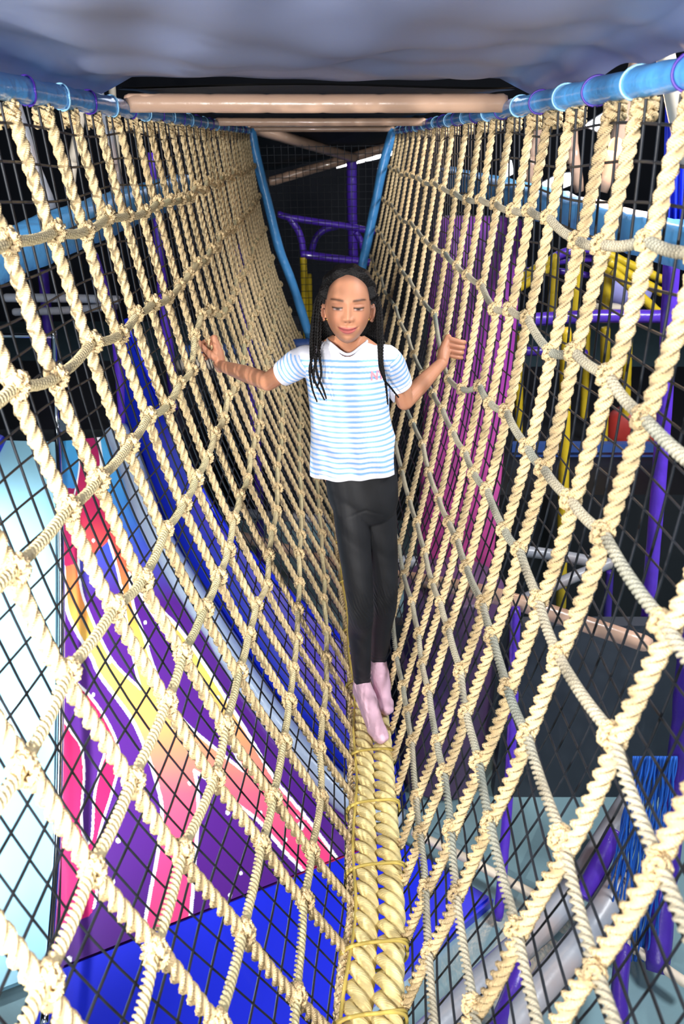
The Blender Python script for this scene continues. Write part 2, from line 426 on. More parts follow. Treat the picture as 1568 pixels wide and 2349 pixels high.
# ------------------------------------------------------------------ walking rope under the feet
w = thing('walking_rope', 'thick yellow double rope with lashings that the girl stands on', 'rope', (0.06, 1.2, EYE - 1.35))
wi = np.array(w.location)
Yd = np.linspace(-0.1, 4.9, 260)
for dx, ph in ((-0.0248, 0.3), (0.0248, 1.2)):
    P = np.stack([rope_x(Yd) + dx, Yd, EYE - rope_d(Yd)], 1) - wi
    mb = MB(); add_rope(mb, P, 0.0272, 0.118, 0.006, lobes=3, per=9, phase=ph, hand=-1); mb.build('thick_rope', M_BIG, w)
P = np.stack([rope_x(Yd) - 0.053 + 0.003*np.sin(Yd*21), Yd, EYE - rope_d(Yd) + 0.004 + 0.003*np.sin(Yd*17)], 1) - wi
mb = MB(); add_rope(mb, P, 0.011, 0.05, 0.007, per=4); mb.build('edge_rope', M_ROPE, w)
P = np.stack([rope_x(Yd) - 0.046 + 0.004*np.sin(Yd*15), Yd, EYE - rope_d(Yd) + 0.021 + 0.003*np.sin(Yd*25)], 1) - wi
mb = MB(); add_tube(mb, P, 0.0032, 6); mb.build('lacing_cord', M_CORD, w)
def rope_Y(py):
    Yg = np.linspace(0.4, 4.5, 2000); x, y = project(np.stack([rope_x(Yg), Yg, EYE - rope_d(Yg) + 0.026], 1))
    return float(Yg[np.argmin(abs(y - py))])
for py in (2330, 2165, 1985, 1840, 1722, 1560, 1440, 1330, 1240, 1160, 1090):
    Y0 = rope_Y(py); mb = MB()
    for o2 in (-0.006, 0.004):
        th = np.linspace(0, 2*math.pi, 40)
        P = np.stack([rope_x(Y0) + 0.0605*np.sign(np.cos(th))*abs(np.cos(th))**0.7 - 0.004, Y0 + o2 + 0.012*np.cos(th + o2*90),
                      EYE - rope_d(Y0) + 0.0305*np.sign(np.sin(th))*abs(np.sin(th))**0.6], 1) - wi
        add_tube(mb, P, 0.0031, 6)
    mb.build('lashing', M_CORD, w)

# ------------------------------------------------------------------ rails, end frame, cross bars, canopy
def padded(name, label, cat, pts, r, m, group=None, seams=0.0, k=14, n=60, wob=0.0, fat=None):
    """a padded pipe: sleeve with soft seams and dents, closed ends"""
    P = spline(pts, n); L = length(P); s = np.linspace(0, L, n)
    b = np.ones(n)
    if seams: b = 1 - 0.06*np.exp(-((((s/seams) % 1.0) - 0.5)/0.06)**2)
    b = b*(1 + wob*np.sin(s*31 + 1.3) + wob*np.sin(s*13))
    rr = np.full(n, r) if fat is None else np.linspace(r, fat, n)
    b[0] *= 0.8; b[-1] *= 0.8
    mb = MB(); add_tube(mb, P, rr, k, bulge=b)
    o = mb.build(name, m)
    c = Vector(P.mean(0)); o.data.transform(Matrix.Translation(-c)); o.location = c
    return tag(o, label, cat, group)
for side, sd in ((-1, 'left'), (1, 'right')):
    Ys = np.linspace(-0.3, 4.8, 130)
    t = thing('top_rail', 'light blue vinyl-wrapped top rail carrying the %s rope net' % sd, 'rail', (xc(2)+side*HW, 2, EYE-RAIL_D))
    c = np.array(t.location)
    P = np.stack([xc(Ys)+side*HW, Ys, np.full_like(Ys, EYE - RAIL_D)], 1)
    mb = MB(); add_tube(mb, P - c, 0.0175, 16, bulge=1 + 0.06*np.sin(Ys*37) + 0.05*np.sin(Ys*71)); mb.build('wrap', M_BLUE, t)
    # cable ties and lacing loops round the rail
    for i, Y in enumerate(np.arange(0.75, 4.6, 0.16)):
        th = np.linspace(0, 2*math.pi*1.0, 26)
        Q = np.stack([xc(Y)+side*HW + 0.0195*np.cos(th), Y + 0.03*np.sin(th*0.5), EYE - RAIL_D + 0.0195*np.sin(th)], 1)
        mb = MB(); add_tube(mb, Q - c, 0.0017, 5); mb.build('tie', M_TIEP if i % 2 else M_TIEB, t)
pl = [(575, 295), (590, 370), (615, 470), (640, 570), (672, 655), (715, 790), (757, 930)]
pr = [(903, 296), (879, 376), (862, 460), (843, 551), (831, 609), (800, 780), (772, 930)]
padded('end_post', 'light blue padded post edging the far end of the left net', 'post', [at(x, y, 4.78) for x, y in pl], 0.027, M_BLUE, n=80, wob=0.02)
padded('end_post', 'light blue padded post edging the far end of the right net', 'post', [at(x, y, 4.78) for x, y in pr], 0.027, M_BLUE, n=80, wob=0.02)
for Y, r, lb in ((1.84, 0.0185, 'nearest beige padded bar spanning the bridge under the dark canopy'), (3.31, 0.0145, 'second beige padded bar under the canopy, beyond the nearest one'),
                 (4.78, 0.0145, 'farthest beige padded bar where the two light blue end posts meet the canopy')):
    padded('cross_bar', lb, 'bar', [(xc(Y)-HW+0.005, Y, EYE+0.08), (xc(Y), Y, EYE+0.079), (xc(Y)+HW-0.005, Y, EYE+0.08)], r, M_BEIGE, seams=0.12, n=90)
# canopy: one sagging sheet of navy nylon tied over the rails
def canopy(name, label, y0, y1, x_half, zf, m, nx=120, ny=110):
    X, Yg = np.meshgrid(np.linspace(-1, 1, nx), np.linspace(y0, y1, ny), indexing='xy')
    Z = zf(X, Yg); Xw = xc(Yg) + X*x_half
    V = np.stack([Xw, Yg, Z], -1).reshape(-1, 3)
    V2 = V + np.array([0, 0, 0.004]); n = len(V)
    i, j = np.meshgrid(np.arange(ny - 1), np.arange(nx - 1), indexing='ij'); a = i*nx + j
    F = np.stack([a, a + nx, a + nx + 1, a + 1], -1).reshape(-1, 4)
    F2 = F[:, ::-1] + n
    mb = MB(); mb.add(np.vstack([V, V2]), np.vstack([F, F2]))
    o = mb.build(name, m); return tag(o, label, 'canopy')
def z_near(X, Y):
    base = EYE + 0.125 + 0.10*sstep(1.3, -0.2, Y)
    sag = -0.012*(1 - X*X)*np.sin(math.pi*np.clip(Y/1.84, 0, 1))
    fold = 0.007*np.sin(9*Y + 2.2*X + 1.5*np.sin(3*X))*sstep(0.2, 0.8, Y) + 0.004*np.sin(23*Y - 5*X + 2*np.sin(4*Y + 2*X)) + 0.003*np.sin(17*X + 8*Y)
    edge = -0.03*np.clip((abs(X) - 0.85)/0.15, 0, 1)
    return base + sag + fold*(1 - 0.6*sstep(1.6, 1.84, Y)) + edge
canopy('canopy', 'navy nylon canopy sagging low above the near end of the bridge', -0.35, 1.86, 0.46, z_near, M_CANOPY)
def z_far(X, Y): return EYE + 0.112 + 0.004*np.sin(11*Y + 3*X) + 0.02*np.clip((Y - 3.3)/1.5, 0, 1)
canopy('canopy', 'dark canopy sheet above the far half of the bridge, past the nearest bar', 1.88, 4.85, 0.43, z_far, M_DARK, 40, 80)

# ------------------------------------------------------------------ slides on the left
RPX = [(905, 1915), (800, 1860), (720, 1780), (640, 1690), (560, 1580), (480, 1450), (400, 1330), (330, 1200), (290, 1080), (255, 1000)]
RYY = [2.11, 2.2, 2.35, 2.5, 2.68, 2.87, 3.05, 3.22, 3.38, 3.5]
R3 = spline([at(x, y, Y) for (x, y), Y in zip(RPX, RYY)], 240)
LPX = [130, 138, 141, 143, 144, 145, 145, 144, 143, 142]
LYY = [1.58, 1.72, 1.9, 2.1, 2.33, 2.57, 2.8, 3.05, 3.3, 3.47]
LPY = [2221, 2116, 1994, 1860, 1709, 1546, 1398, 1238, 1094, 1012]
L3 = spline([at(x, y, Y) for x, y, Y in zip(LPX, LPY, LYY)], 240)
def ruled(A, B, nb, thick=0.02):
    n = len(A); s = np.linspace(0, 1, nb)[None, :, None]
    G = A[:, None, :]*(1 - s) + B[:, None, :]*s
    return G
def sheet(mb, G, thick):
    n, k = G.shape[:2]; V = G.reshape(-1, 3)
    i, j = np.meshgrid(np.arange(n - 1), np.arange(k - 1), indexing='ij'); a = i*k + j
    F = np.stack([a, a + 1, a + k + 1, a + k], -1).reshape(-1, 4)
    mb.add(V, F)
    c = G[[0, 0, -1, -1], [0, -1, -1, 0]]
    # under side and rim on a coarse grid
    Gc = G[np.unique(np.linspace(0, n-1, 24).astype(int))][:, np.unique(np.linspace(0, k-1, 6).astype(int))] + np.asarray(thick)
    nn, kk = Gc.shape[:2]; i, j = np.meshgrid(np.arange(nn - 1), np.arange(kk - 1), indexing='ij'); a = i*kk + j
    mb.add(Gc.reshape(-1, 3), np.stack([a, a + kk, a + kk + 1, a + 1], -1).reshape(-1, 4))
    return mb
def inside(poly, X, Y):
    P = np.asarray(poly, float); res = np.zeros(X.shape, bool); j = len(P) - 1
    for i in range(len(P)):
        xi, yi = P[i]; xj, yj = P[j]
        c = ((yi > Y) != (yj > Y)) & (X < (xj - xi)*(Y - yi)/(yj - yi + 1e-9) + xi); res ^= c; j = i
    return res
def dist_line(pts, X, Y):
    P = np.asarray(pts, float); d = np.full(X.shape, 1e9)
    for (x0, y0), (x1, y1) in zip(P[:-1], P[1:]):
        L2 = (x1-x0)**2 + (y1-y0)**2 + 1e-9; t = np.clip(((X-x0)*(x1-x0) + (Y-y0)*(y1-y0))/L2, 0, 1)
        d = np.minimum(d, np.hypot(X - x0 - t*(x1-x0), Y - y0 - t*(y1-y0)))
    return d
def sm2(pts, n=60):
    return spline([(x, y, 0) for x, y in pts], n)[:, :2]
slide = thing('slide', 'wide slide printed with purple, pink and orange flame swirls, left of the bridge', 'slide', (-0.4, 2.6, 0.6))
si = np.array(slide.location)
G = ruled(L3, R3, 360)
Gd = np.stack([resample(G[:, j], 620) for j in range(G.shape[1])], 1)
mb = MB(); sheet(mb, Gd - si, (0.0, 0.012, -0.03))
so = mb.build('sliding_surface', None, slide)
def paint_slide(me, n_top):
    V = np.empty(len(me.vertices)*3, np.float32); me.vertices.foreach_get('co', V); V = V.reshape(-1, 3) + si
    X, Y = project(V)
    lin = lambda c: np.array(srgb(*c)[:3])
    purple = lin((80, 32, 126)); col = np.tile(purple, (len(V), 1))
    ky = [1000, 1180, 1260, 1330, 1420, 1530, 1640, 1720, 1820, 1960, 2200]
    kc = np.array([lin(c) for c in [(168, 40, 96), (196, 44, 88), (222, 92, 76), (230, 120, 70), (226, 160, 78), (226, 206, 96), (242, 170, 96), (250, 138, 104), (255, 96, 118), (255, 70, 128), (255, 70, 132)]])
    flame = np.stack([np.interp(Y, ky, kc[:, c]) for c in range(3)], 1)
    deep = np.stack([np.interp(Y, [1000, 1300, 1700, 2200], [lin(c)[k] for c in [(150, 40, 96), (176, 40, 86), (206, 28, 84), (214, 36, 120)]]) for k in range(3)], 1)
    blue = np.stack([np.interp(Y, [1000, 1130, 1250, 1380], [lin(c)[k] for c in [(84, 176, 226), (70, 150, 220), (70, 90, 200), (80, 32, 126)]]) for k in range(3)], 1)
    top = [(120, 990), (320, 990), (420, 1330), (300, 1390), (120, 1200)]
    m = (Y < 1390) & (X < 330 + (Y-1000)*0.3); col[m] = blue[m]
    a_left = sm2([(172, 1000), (182, 1060), (176, 1110), (168, 1160), (186, 1230), (196, 1290)])
    a_right = sm2([(225, 1000), (233, 1060), (232, 1090), (242, 1140), (262, 1200), (292, 1262), (325, 1355), (400, 1430), (452, 1500), (520, 1605), (575, 1695), (632, 1790), (702, 1875), (775, 1972)])
    b_left = sm2([(250, 1240), (270, 1310), (282, 1375), (292, 1435), (308, 1520), (322, 1580)])
    wedge_r = sm2([(296, 1315), (306, 1390), (326, 1448), (360, 1550), (396, 1620), (432, 1665), (492, 1716), (557, 1768)])
    wedge_l = sm2([(296, 1315), (345, 1400), (430, 1525), (476, 1602), (510, 1676), (532, 1712), (557, 1768)])
    c_right = sm2([(182, 1215), (180, 1290), (186, 1350), (202, 1400), (236, 1476), (268, 1528), (322, 1580)])
    c_left = sm2([(146, 1300), (152, 1390), (171, 1440), (211, 1510), (228, 1548), (296, 1640), (322, 1690), (342, 1742), (358, 1792), (371, 1850), (368, 1910), (356, 1990), (346, 2040), (322, 2172), (316, 2210)])
    main = np.vstack([a_left, c_right[:20]*0 + np.linspace(a_left[-1], (250, 1240), 20), b_left, c_right[::-1], c_left, [(500, 2220), (810, 2060)], a_right[::-1]])
    fl = inside(main, X, Y)
    wed = inside(np.vstack([wedge_r, wedge_l[::-1]]), X, Y)
    t_l = sm2([(446, 1768), (453, 1810), (454, 1875), (446, 1980), (440, 2070), (432, 2140)]); t_r = sm2([(446, 1768), (492, 1800), (550, 1850), (596, 1886), (650, 1950), (706, 2010), (740, 2050)])
    tri = inside(np.vstack([t_l, [(600, 2160)], t_r[::-1]]), X, Y)
    fl &= ~wed & ~tri
    col[fl] = flame[fl]; col[wed | tri] = purple
    lo = inside([(120, 1000), (172, 1000), (182, 1060), (176, 1110), (168, 1160), (182, 1215), (180, 1290), (150, 1300), (120, 1300)], X, Y) & (Y > 1120)
    col[lo] = deep[lo]
    d_right = sm2([(166, 1560), (202, 1592), (240, 1645), (268, 1705), (272, 1755), (256, 1820), (231, 1900), (221, 1965), (223, 2020), (218, 2070), (206, 2100), (180, 2110), (140, 2120)])
    finger = sm2([(140, 1640), (166, 1682), (186, 1712), (193, 1775), (188, 1845), (188, 1900), (200, 1936), (211, 1915), (216, 1830), (228, 1768), (240, 1720), (226, 1668), (200, 1626), (166, 1600), (140, 1590)])
    red = inside(np.vstack([d_right, [(110, 2120), (110, 1560)]]), X, Y) & ~inside(finger, X, Y)
    col[red] = deep[red]
    white = np.array([0.9, 0.9, 0.92])
    for ln, wd in ((a_right, 4.0), (b_left, 3.0), (wedge_r, 3.5), (wedge_l, 3.5), (c_right, 3.0), (c_left, 4.2), (t_l, 4.2), (t_r, 4.2), (d_right[:-8], 3.2), (finger, 3.0), (a_left, 1.8)):
        col[dist_line(ln, X, Y) < wd] = white
    for x, y, r in ((536, 1846, 7), (522, 1864, 5), (688, 1896, 9), (654, 1926, 5), (271, 1928, 6), (257, 2022, 7), (159, 2201, 7), (387, 1924, 4), (362, 1876, 4), (435, 1796, 5), (527, 2054, 5), (452, 1710, 4), (333, 1428, 4), (341, 1475, 4), (250, 1515, 7), (214, 1594, 4),
                    (552, 2003, 4), (651, 2004, 4), (396, 1667, 4), (500, 1600, 4), (700, 1875, 5), (277, 1345, 5), (214, 1240, 4), (369, 1613, 4), (682, 1874, 4), (598, 1864, 4)):
        col[np.hypot(X - x, (Y - y)*0.9) < r] = white
    at_ = me.color_attributes.new('Col', 'FLOAT_COLOR', 'POINT')
    at_.data.foreach_set('color', np.hstack([col, np.ones((len(col), 1))]).astype(np.float32).ravel())
paint_slide(so.data, 0)
so.data.materials.append(attr_mat('printed_slide', 0.25, 0.5, coat=0.2))
so['label'] = 'purple surface printed with pink and orange swirls'
# silver padded divider along the far side and chrome edge tube on the near side
mb = MB(); P = resample(R3, 90); b = 1 + 0.03*np.sin(np.linspace(0, 70, 90)); add_tube(mb, P - si + np.array([0.02, 0.02, 0.02]), 0.062, 14, bulge=b); mb.build('side_bolster', M_SILVER, slide)
# royal blue side wall beyond the bolster
EPX = [(880, 1570), (800, 1495), (735, 1435), (660, 1370), (590, 1300), (510, 1215), (430, 1080), (380, 965), (335, 865), (282, 735)]
E3 = spline([at(x, y, Y + 0.1) for (x, y), Y in zip(EPX, RYY)], 120)
B3 = resample(R3, 120) + np.array([0.04, 0.1, -0.02])
mb = MB(); sheet(mb, ruled(B3, E3, 12), (0.02, 0.04, 0))
wall = thing('slide_wall', 'tall royal blue side wall of the slide with curved top edge', 'wall panel', (-0.4, 2.9, 1.0)); wv = np.array(wall.location)
o = mb.build('panel', M_PANEL, wall); o.location = -wall.location
mb = MB(); add_tube(mb, resample(E3, 60) - wv + np.array([0.01, 0.02, 0]), 0.014, 8); mb.build('piping', M_MAT, wall)
# landing mat
z0 = 0.05
mc = [at_z(130, 2220, z0), at_z(905, 1916, z0), at_z(1132, 2058, z0), at_z(770, 2362, z0), Vector((-0.75, 0.75, z0)), Vector((-1.0, 1.0, z0))]
mb = MB(); n = len(mc); V = [tuple(p) for p in mc] + [(p.x, p.y, 0.0) for p in mc]
me = bpy.data.meshes.new('landing_mat'); me.from_pydata(V, [], [tuple(range(n))[::-1], tuple(range(n, 2*n))] + [(i, (i+1) % n, (i+1) % n + n, i + n) for i in range(n)]); me.update()
lm = link('landing_mat', me, M_MAT); tag(lm, 'royal blue landing mat at the foot of the printed slide', 'mat')
bm = bmesh.new(); bm.from_mesh(me); bmesh.ops.recalc_face_normals(bm, faces=bm.faces)
bmesh.ops.bevel(bm, geom=[e for e in bm.edges if all(v.co.z > 0.04 for v in e.verts)], offset=0.012, segments=2, affect='EDGES'); bm.to_mesh(me); bm.free()
# pale lane nearer the wall, left of the chrome tube
A3 = L3 + np.linspace(0, 1, len(L3))[:, None]*np.array([-0.27, 0, 0]) + (1 - np.linspace(0, 1, len(L3)))[:, None]*np.array([-1.0, -0.45, 0])
A3 = A3 + np.array([0, 0, 0.004])
lane = thing('slide', 'pale blue-white plain slide lane at the left edge, brightly lit', 'slide', (-1.6, 2.6, 0.6)); lv = np.array(lane.location)
mb = MB(); sheet(mb, ruled(A3, L3 + np.array([-0.03, -0.01, 0.0]), 16) - lv, (0, 0.012, -0.03)); mb.build('sliding_surface', M_LANE, lane)
mb = MB(); add_tube(mb, resample(A3, 60) - lv + np.array([-0.03, 0, 0.01]), 0.035, 10); mb.build('side_bolster', M_MAT, lane)
# chrome edge tube with top bar
cp = [(125, 770, 3.5), (128, 880, 3.5), (133, 1000, 3.46), (140, 1150, 3.18), (143, 1350, 2.85), (142, 1600, 2.46), (136, 1900, 2.0), (121, 2150, 1.62), (105, 2360, 1.36)]
ch = thing('chrome_rail', 'chrome tube with top bar between the pale lane and the printed slide', 'rail', at(133, 1000, 3.46)); cv = np.array(ch.location)
mb = MB(); add_tube(mb, spline([at(x, y, Y - 0.04) + Vector((0, 0, 0.02)) for x, y, Y in cp], 90) - cv, 0.0135, 12); mb.build('tube', M_CHROME, ch)
mb = MB(); add_tube(mb, spline([at(-160, 771, 3.46), at(0, 770, 3.46), at(125, 771, 3.46)], 12) - cv, 0.011, 10); mb.build('top_bar', M_CHROME, ch)
# black landing behind the slide tops
mb = MB(); add_box(mb, (-1.75, 4.45, (EYE-1.33)/2), (1.9, 1.4, EYE - 1.33)); tag(mb.build('slide_platform', M_BLACK, smooth=False), 'black platform box behind the tops of the two slides', 'platform')
# sliding bolt assembly on the rail
st = thing('gate_strut', 'small chrome gas strut and bracket beside the chrome tube', 'strut', at(145, 900, 3.44)); sv = np.array(st.location)
mb = MB(); add_tube(mb, spline([at(137, 830, 3.44), at(141, 890, 3.44)], 6) - sv, 0.007, 8); mb.build('rod', M_CHROME, st)
mb = MB(); add_tube(mb, spline([at(142, 888, 3.44), at(147, 950, 3.44)], 6) - sv, 0.012, 10); mb.build('cylinder', M_GREY, st)
mb = MB(); add_box(mb, at(147, 975, 3.44) - Vector(sv), (0.035, 0.02, 0.06)); mb.build('bracket', M_CHROME, st, smooth=False)

# ------------------------------------------------------------------ beams, posts and frames around the bridge
def line(name, label, cat, pts, r, m, **k):
    P = [at(*p) for p in pts]
    if name == 'angled_pipe':                # these run on up to the hall ceiling
        up = P[0] - P[1]
        if up.z < 0: P = P[::-1]; up = P[0] - P[1]
        P = [P[0] + up*((5.0 - P[0].z)/up.z)] + P
    return padded(name, label, cat, P, r, m, **k)
def frame(name, label, cat, first):
    '''weld every pipe made since `first` into one frame standing as a single thing'''
    new = [o for o in C.objects if o.name not in first and o.parent is None and o.type == 'MESH']
    base = Vector((sum(o.location.x for o in new)/len(new), sum(o.location.y for o in new)/len(new), min(o.location.z for o in new)))
    t = thing(name, label, cat, base)
    for o in new:
        o.parent = t; o.location = o.location - base
        for k in ('label', 'category', 'group'):
            if k in o: del o[k]
    return t
# draped light-blue beams
def beam(label, pts, h, m=M_BLUEPAD):
    P = spline([at(*p) for p in pts], 70); L = length(P); s = np.linspace(0, L, 70)
    k = 16; ang = np.linspace(0, 2*math.pi, k, endpoint=False) + math.pi/4
    r = 1/np.maximum(abs(np.cos(ang)), abs(np.sin(ang)))**0.75
    mb = MB(); V, F, F3, uv = sweep(P, r*h*0.5, ang)
    V[:len(P)*k] += (RNG.uniform(-1, 1, (len(P), 1, 3))*0.004 + RNG.uniform(-1, 1, (len(P), k, 3))*0.0035).reshape(-1, 3)
    n0 = mb.n; mb.add(V, F, uv); mb.F3.append(np.asarray(F3) + n0)
    o = mb.build('padded_beam', m); c = Vector(P.mean(0)); o.data.transform(Matrix.Translation(-c)); o.location = c
    return tag(o, label, 'beam')
beam('light blue draped padded beam running outside the right net', [(1020, 408, 4.6), (1180, 450, 3.4), (1400, 515, 2.6), (1600, 572, 2.15), (2050, 700, 1.5)], 0.11)
beam('light blue draped padded beam running outside the left net', [(420, 430, 4.2), (250, 490, 3.1), (100, 548, 2.6), (-60, 610, 2.3), (-520, 790, 1.7)], 0.125)
# left posts
line('padded_post', 'slim purple padded post behind the left net, ending above the blue wall', 'post', [(349, 350, 4.1), (374, 680, 4.1), (392, 850, 4.1), (402, 1010, 4.1), (412, 1331, 4.1)], 0.027, M_PURPLE, seams=0.3)
line('padded_post', 'purple padded post behind the left net, nearest the chrome tube', 'post', [(212, 580, 3.75), (262, 750, 3.75), (284, 975, 3.75)], 0.024, M_PURPLE, seams=0.3)
line('padded_post', 'long purple padded post seen between the far ropes of the left net', 'post', [(545, 560, 4.25), (570, 800, 4.25), (592, 1080, 4.25), (598, 1292, 4.25)], 0.027, M_PURPLE, seams=0.3)
line('padded_post', 'dim purple post in the gap over the pale slide lane', 'post', [(98, 620, 4.6), (115, 800, 4.6), (124, 885, 4.6)], 0.03, M_PURPLE_D, seams=0.3)
line('padded_bar', 'upper grey padded bar crossing the dark gap over the pale lane', 'bar', [(10, 683, 3.7), (140, 684, 3.7), (275, 688, 3.7)], 0.02, M_GREY, seams=0.2)
line('padded_bar', 'lower grey padded bar crossing the dark gap over the pale lane', 'bar', [(30, 716, 3.9), (150, 712, 3.9), (268, 702, 3.9)], 0.019, M_GREY, seams=0.2)
line('padded_bar', 'pale padded bar beyond the left net at the height of the hand', 'bar', [(405, 838, 4.3), (560, 832, 4.3), (715, 818, 4.3)], 0.032, M_CREAM, seams=0.15)
line('padded_bar', 'blue padded bar resting on the pale bar beyond the left net', 'bar', [(420, 806, 4.34), (560, 800, 4.34), (712, 789, 4.34)], 0.034, M_BOARD, seams=0.2)
line('padded_bar', 'pinkish padded bar low behind the left net beside the walking rope', 'bar', [(520, 1222, 3.9), (660, 1262, 3.9), (820, 1310, 3.9)], 0.033, M_BEIGE, seams=0.2)
line('padded_bar', 'grey padded bar above the pinkish one behind the left net', 'bar', [(500, 1170, 4.2), (640, 1185, 4.2), (820, 1192, 4.2)], 0.03, M_GREY, seams=0.2)
line('angled_pipe', 'leaning grey pipe in the dark at the upper left, first from the edge', 'pipe', [(48, 290, 3.6), (80, 390, 3.6), (118, 480, 3.6)], 0.03, M_GREY)
line('angled_pipe', 'leaning pale pipe in the dark at the upper left, behind the third rope', 'pipe', [(187, 255, 4.0), (168, 360, 4.0), (160, 450, 4.0)], 0.022, M_CREAM)
line('angled_pipe', 'leaning grey pipe in the dark at the upper left, behind the fourth rope', 'pipe', [(238, 270, 4.3), (262, 380, 4.3), (285, 470, 4.3)], 0.026, M_GREY)
line('angled_pipe', 'slim pale pipe at the upper left, behind the leaning grey pipe by the fourth rope', 'pipe', [(262, 280, 4.9), (268, 370, 4.9), (274, 430, 4.9)], 0.02, M_CREAM)
# right side frames
line('padded_bar', 'long pinkish beige padded bar low behind the right net', 'bar', [(880, 1318, 2.7), (1100, 1358, 2.25), (1300, 1418, 2.15), (1490, 1480, 2.1)], 0.029, M_BEIGE, seams=0.2)
first = {o.name for o in C.objects}
line('padded_bar', 'grey pipe running level into the bend under the yellow posts', 'bar', [(1185, 1262, 3.2), (1290, 1276, 3.2), (1398, 1296, 3.2)], 0.028, M_GREY)
line('padded_bar', 'grey pipe slanting up to the bend under the yellow posts', 'bar', [(1195, 1378, 3.1), (1300, 1330, 3.14), (1402, 1290, 3.2)], 0.028, M_GREY)
line('padded_post', 'dim purple post behind the slanting grey pipe', 'post', [(1398, 1310, 3.4), (1392, 1420, 3.4), (1390, 1500, 3.36)], 0.02, M_PURPLE_D)
frame('pipe_bend', 'grey pipe bend on a dim purple post behind the right net', 'pipe', first)
line('padded_bar', 'grey pipe beside the girl, behind the right net', 'bar', [(885, 1285, 3.8), (960, 1290, 3.8), (1050, 1300, 3.8)], 0.034, M_GREY)
line('padded_post', 'slim violet padded post below the pinkish bar', 'post', [(1182, 1392, 2.1), (1173, 1700, 2.0), (1152, 2000, 1.84), (1142, 2110, 1.77)], 0.017, M_PURPLE, seams=0.25)
line('padded_post', 'tall violet padded post at the right behind the net', 'post', [(1541, 560, 2.5), (1535, 700, 2.5), (1522, 950, 2.5), (1498, 1250, 2.5), (1468, 1600, 2.5), (1446, 1760, 2.5)], 0.026, M_PURPLE, seams=0.3)
line('padded_post', 'fat crumpled purple post at the lower right edge', 'post', [(1660, 700, 2.0), (1600, 1300, 1.97), (1585, 1480, 1.95), (1553, 1800, 1.9), (1520, 2050, 1.72), (1505, 2230, 1.56)], 0.04, M_PURPLE_D, seams=0.2, wob=0.03)
line('floor_pipe', 'upper thick grey padded pipe slanting across the lower right', 'pipe', [(960, 2400, 1.25), (1120, 2240, 1.46), (1300, 2060, 1.74), (1450, 1830, 2.08)], 0.045, M_GREY, seams=0.35)
line('floor_pipe', 'lower thick brownish padded pipe slanting across the lower right', 'pipe', [(1130, 2420, 1.22), (1240, 2270, 1.4), (1360, 2120, 1.6), (1440, 1990, 1.76)], 0.045, M_GREY, seams=0.35)
line('pipe_sleeve', 'short glossy purple sleeve between the two thick pipes', 'sleeve', [(1335, 2060, 1.7), (1375, 1980, 1.78), (1412, 1905, 1.85)], 0.03, M_PURPLE, wob=0.03)
line('pipe_sleeve', 'purple sleeve leaning between the thick pipes at the bottom', 'sleeve', [(1120, 2400, 1.2), (1165, 2300, 1.36), (1200, 2200, 1.48)], 0.026, M_PURPLE_D, wob=0.02)
line('pipe_sleeve', 'purple post foot at the bottom under the crossed ropes', 'sleeve', [(1428, 2420, 1.2), (1420, 2280, 1.38), (1430, 2170, 1.52)], 0.024, M_PURPLE_D)
line('edge_pipe', 'thin cream pipe along the far edge of the landing mat', 'pipe', [(945, 1908, 2.1), (1080, 1975, 1.97), (1215, 2048, 1.84), (1420, 2155, 1.66), (1580, 2260, 1.5)], 0.017, M_CREAM, seams=0.12)
line('angled_pipe', 'beige leaning pipe at the upper right next to the lit panel', 'pipe', [(1432, 262, 3.4), (1415, 330, 3.4), (1378, 440, 3.4)], 0.032, M_BEIGE)
line('angled_pipe', 'beige pipe at the upper right corner behind the blue rail', 'pipe', [(1540, 200, 2.9), (1556, 280, 2.9), (1580, 380, 2.9)], 0.03, M_CREAM)
line('angled_pipe', 'beige pipe at the upper right crossing behind two ropes', 'pipe', [(1310, 262, 3.9), (1312, 330, 3.9), (1328, 440, 3.9)], 0.026, M_BEIGE)
line('angled_pipe', 'slim beige pipe at the upper right behind the small lit panel', 'pipe', [(1238, 280, 4.4), (1222, 350, 4.4), (1212, 430, 4.4)], 0.026, M_BEIGE)
mb = MB(); zt = at(1172, 1135, 3.55).z; add_box(mb, (2.0, 4.8, zt/2), (2.6, 2.5, zt)); tag(mb.build('play_platform', M_BLACK, smooth=False), 'black platform carrying the yellow posts of the far frame', 'platform')
mb = MB(); add_box(mb, (-0.1, 5.9, (EYE-1.37)/2), (1.5, 1.9, EYE-1.37)); tag(mb.build('end_platform', M_BLACK, smooth=False), 'black platform at the far end of the bridge behind the girl', 'platform')
first = {o.name for o in C.objects}
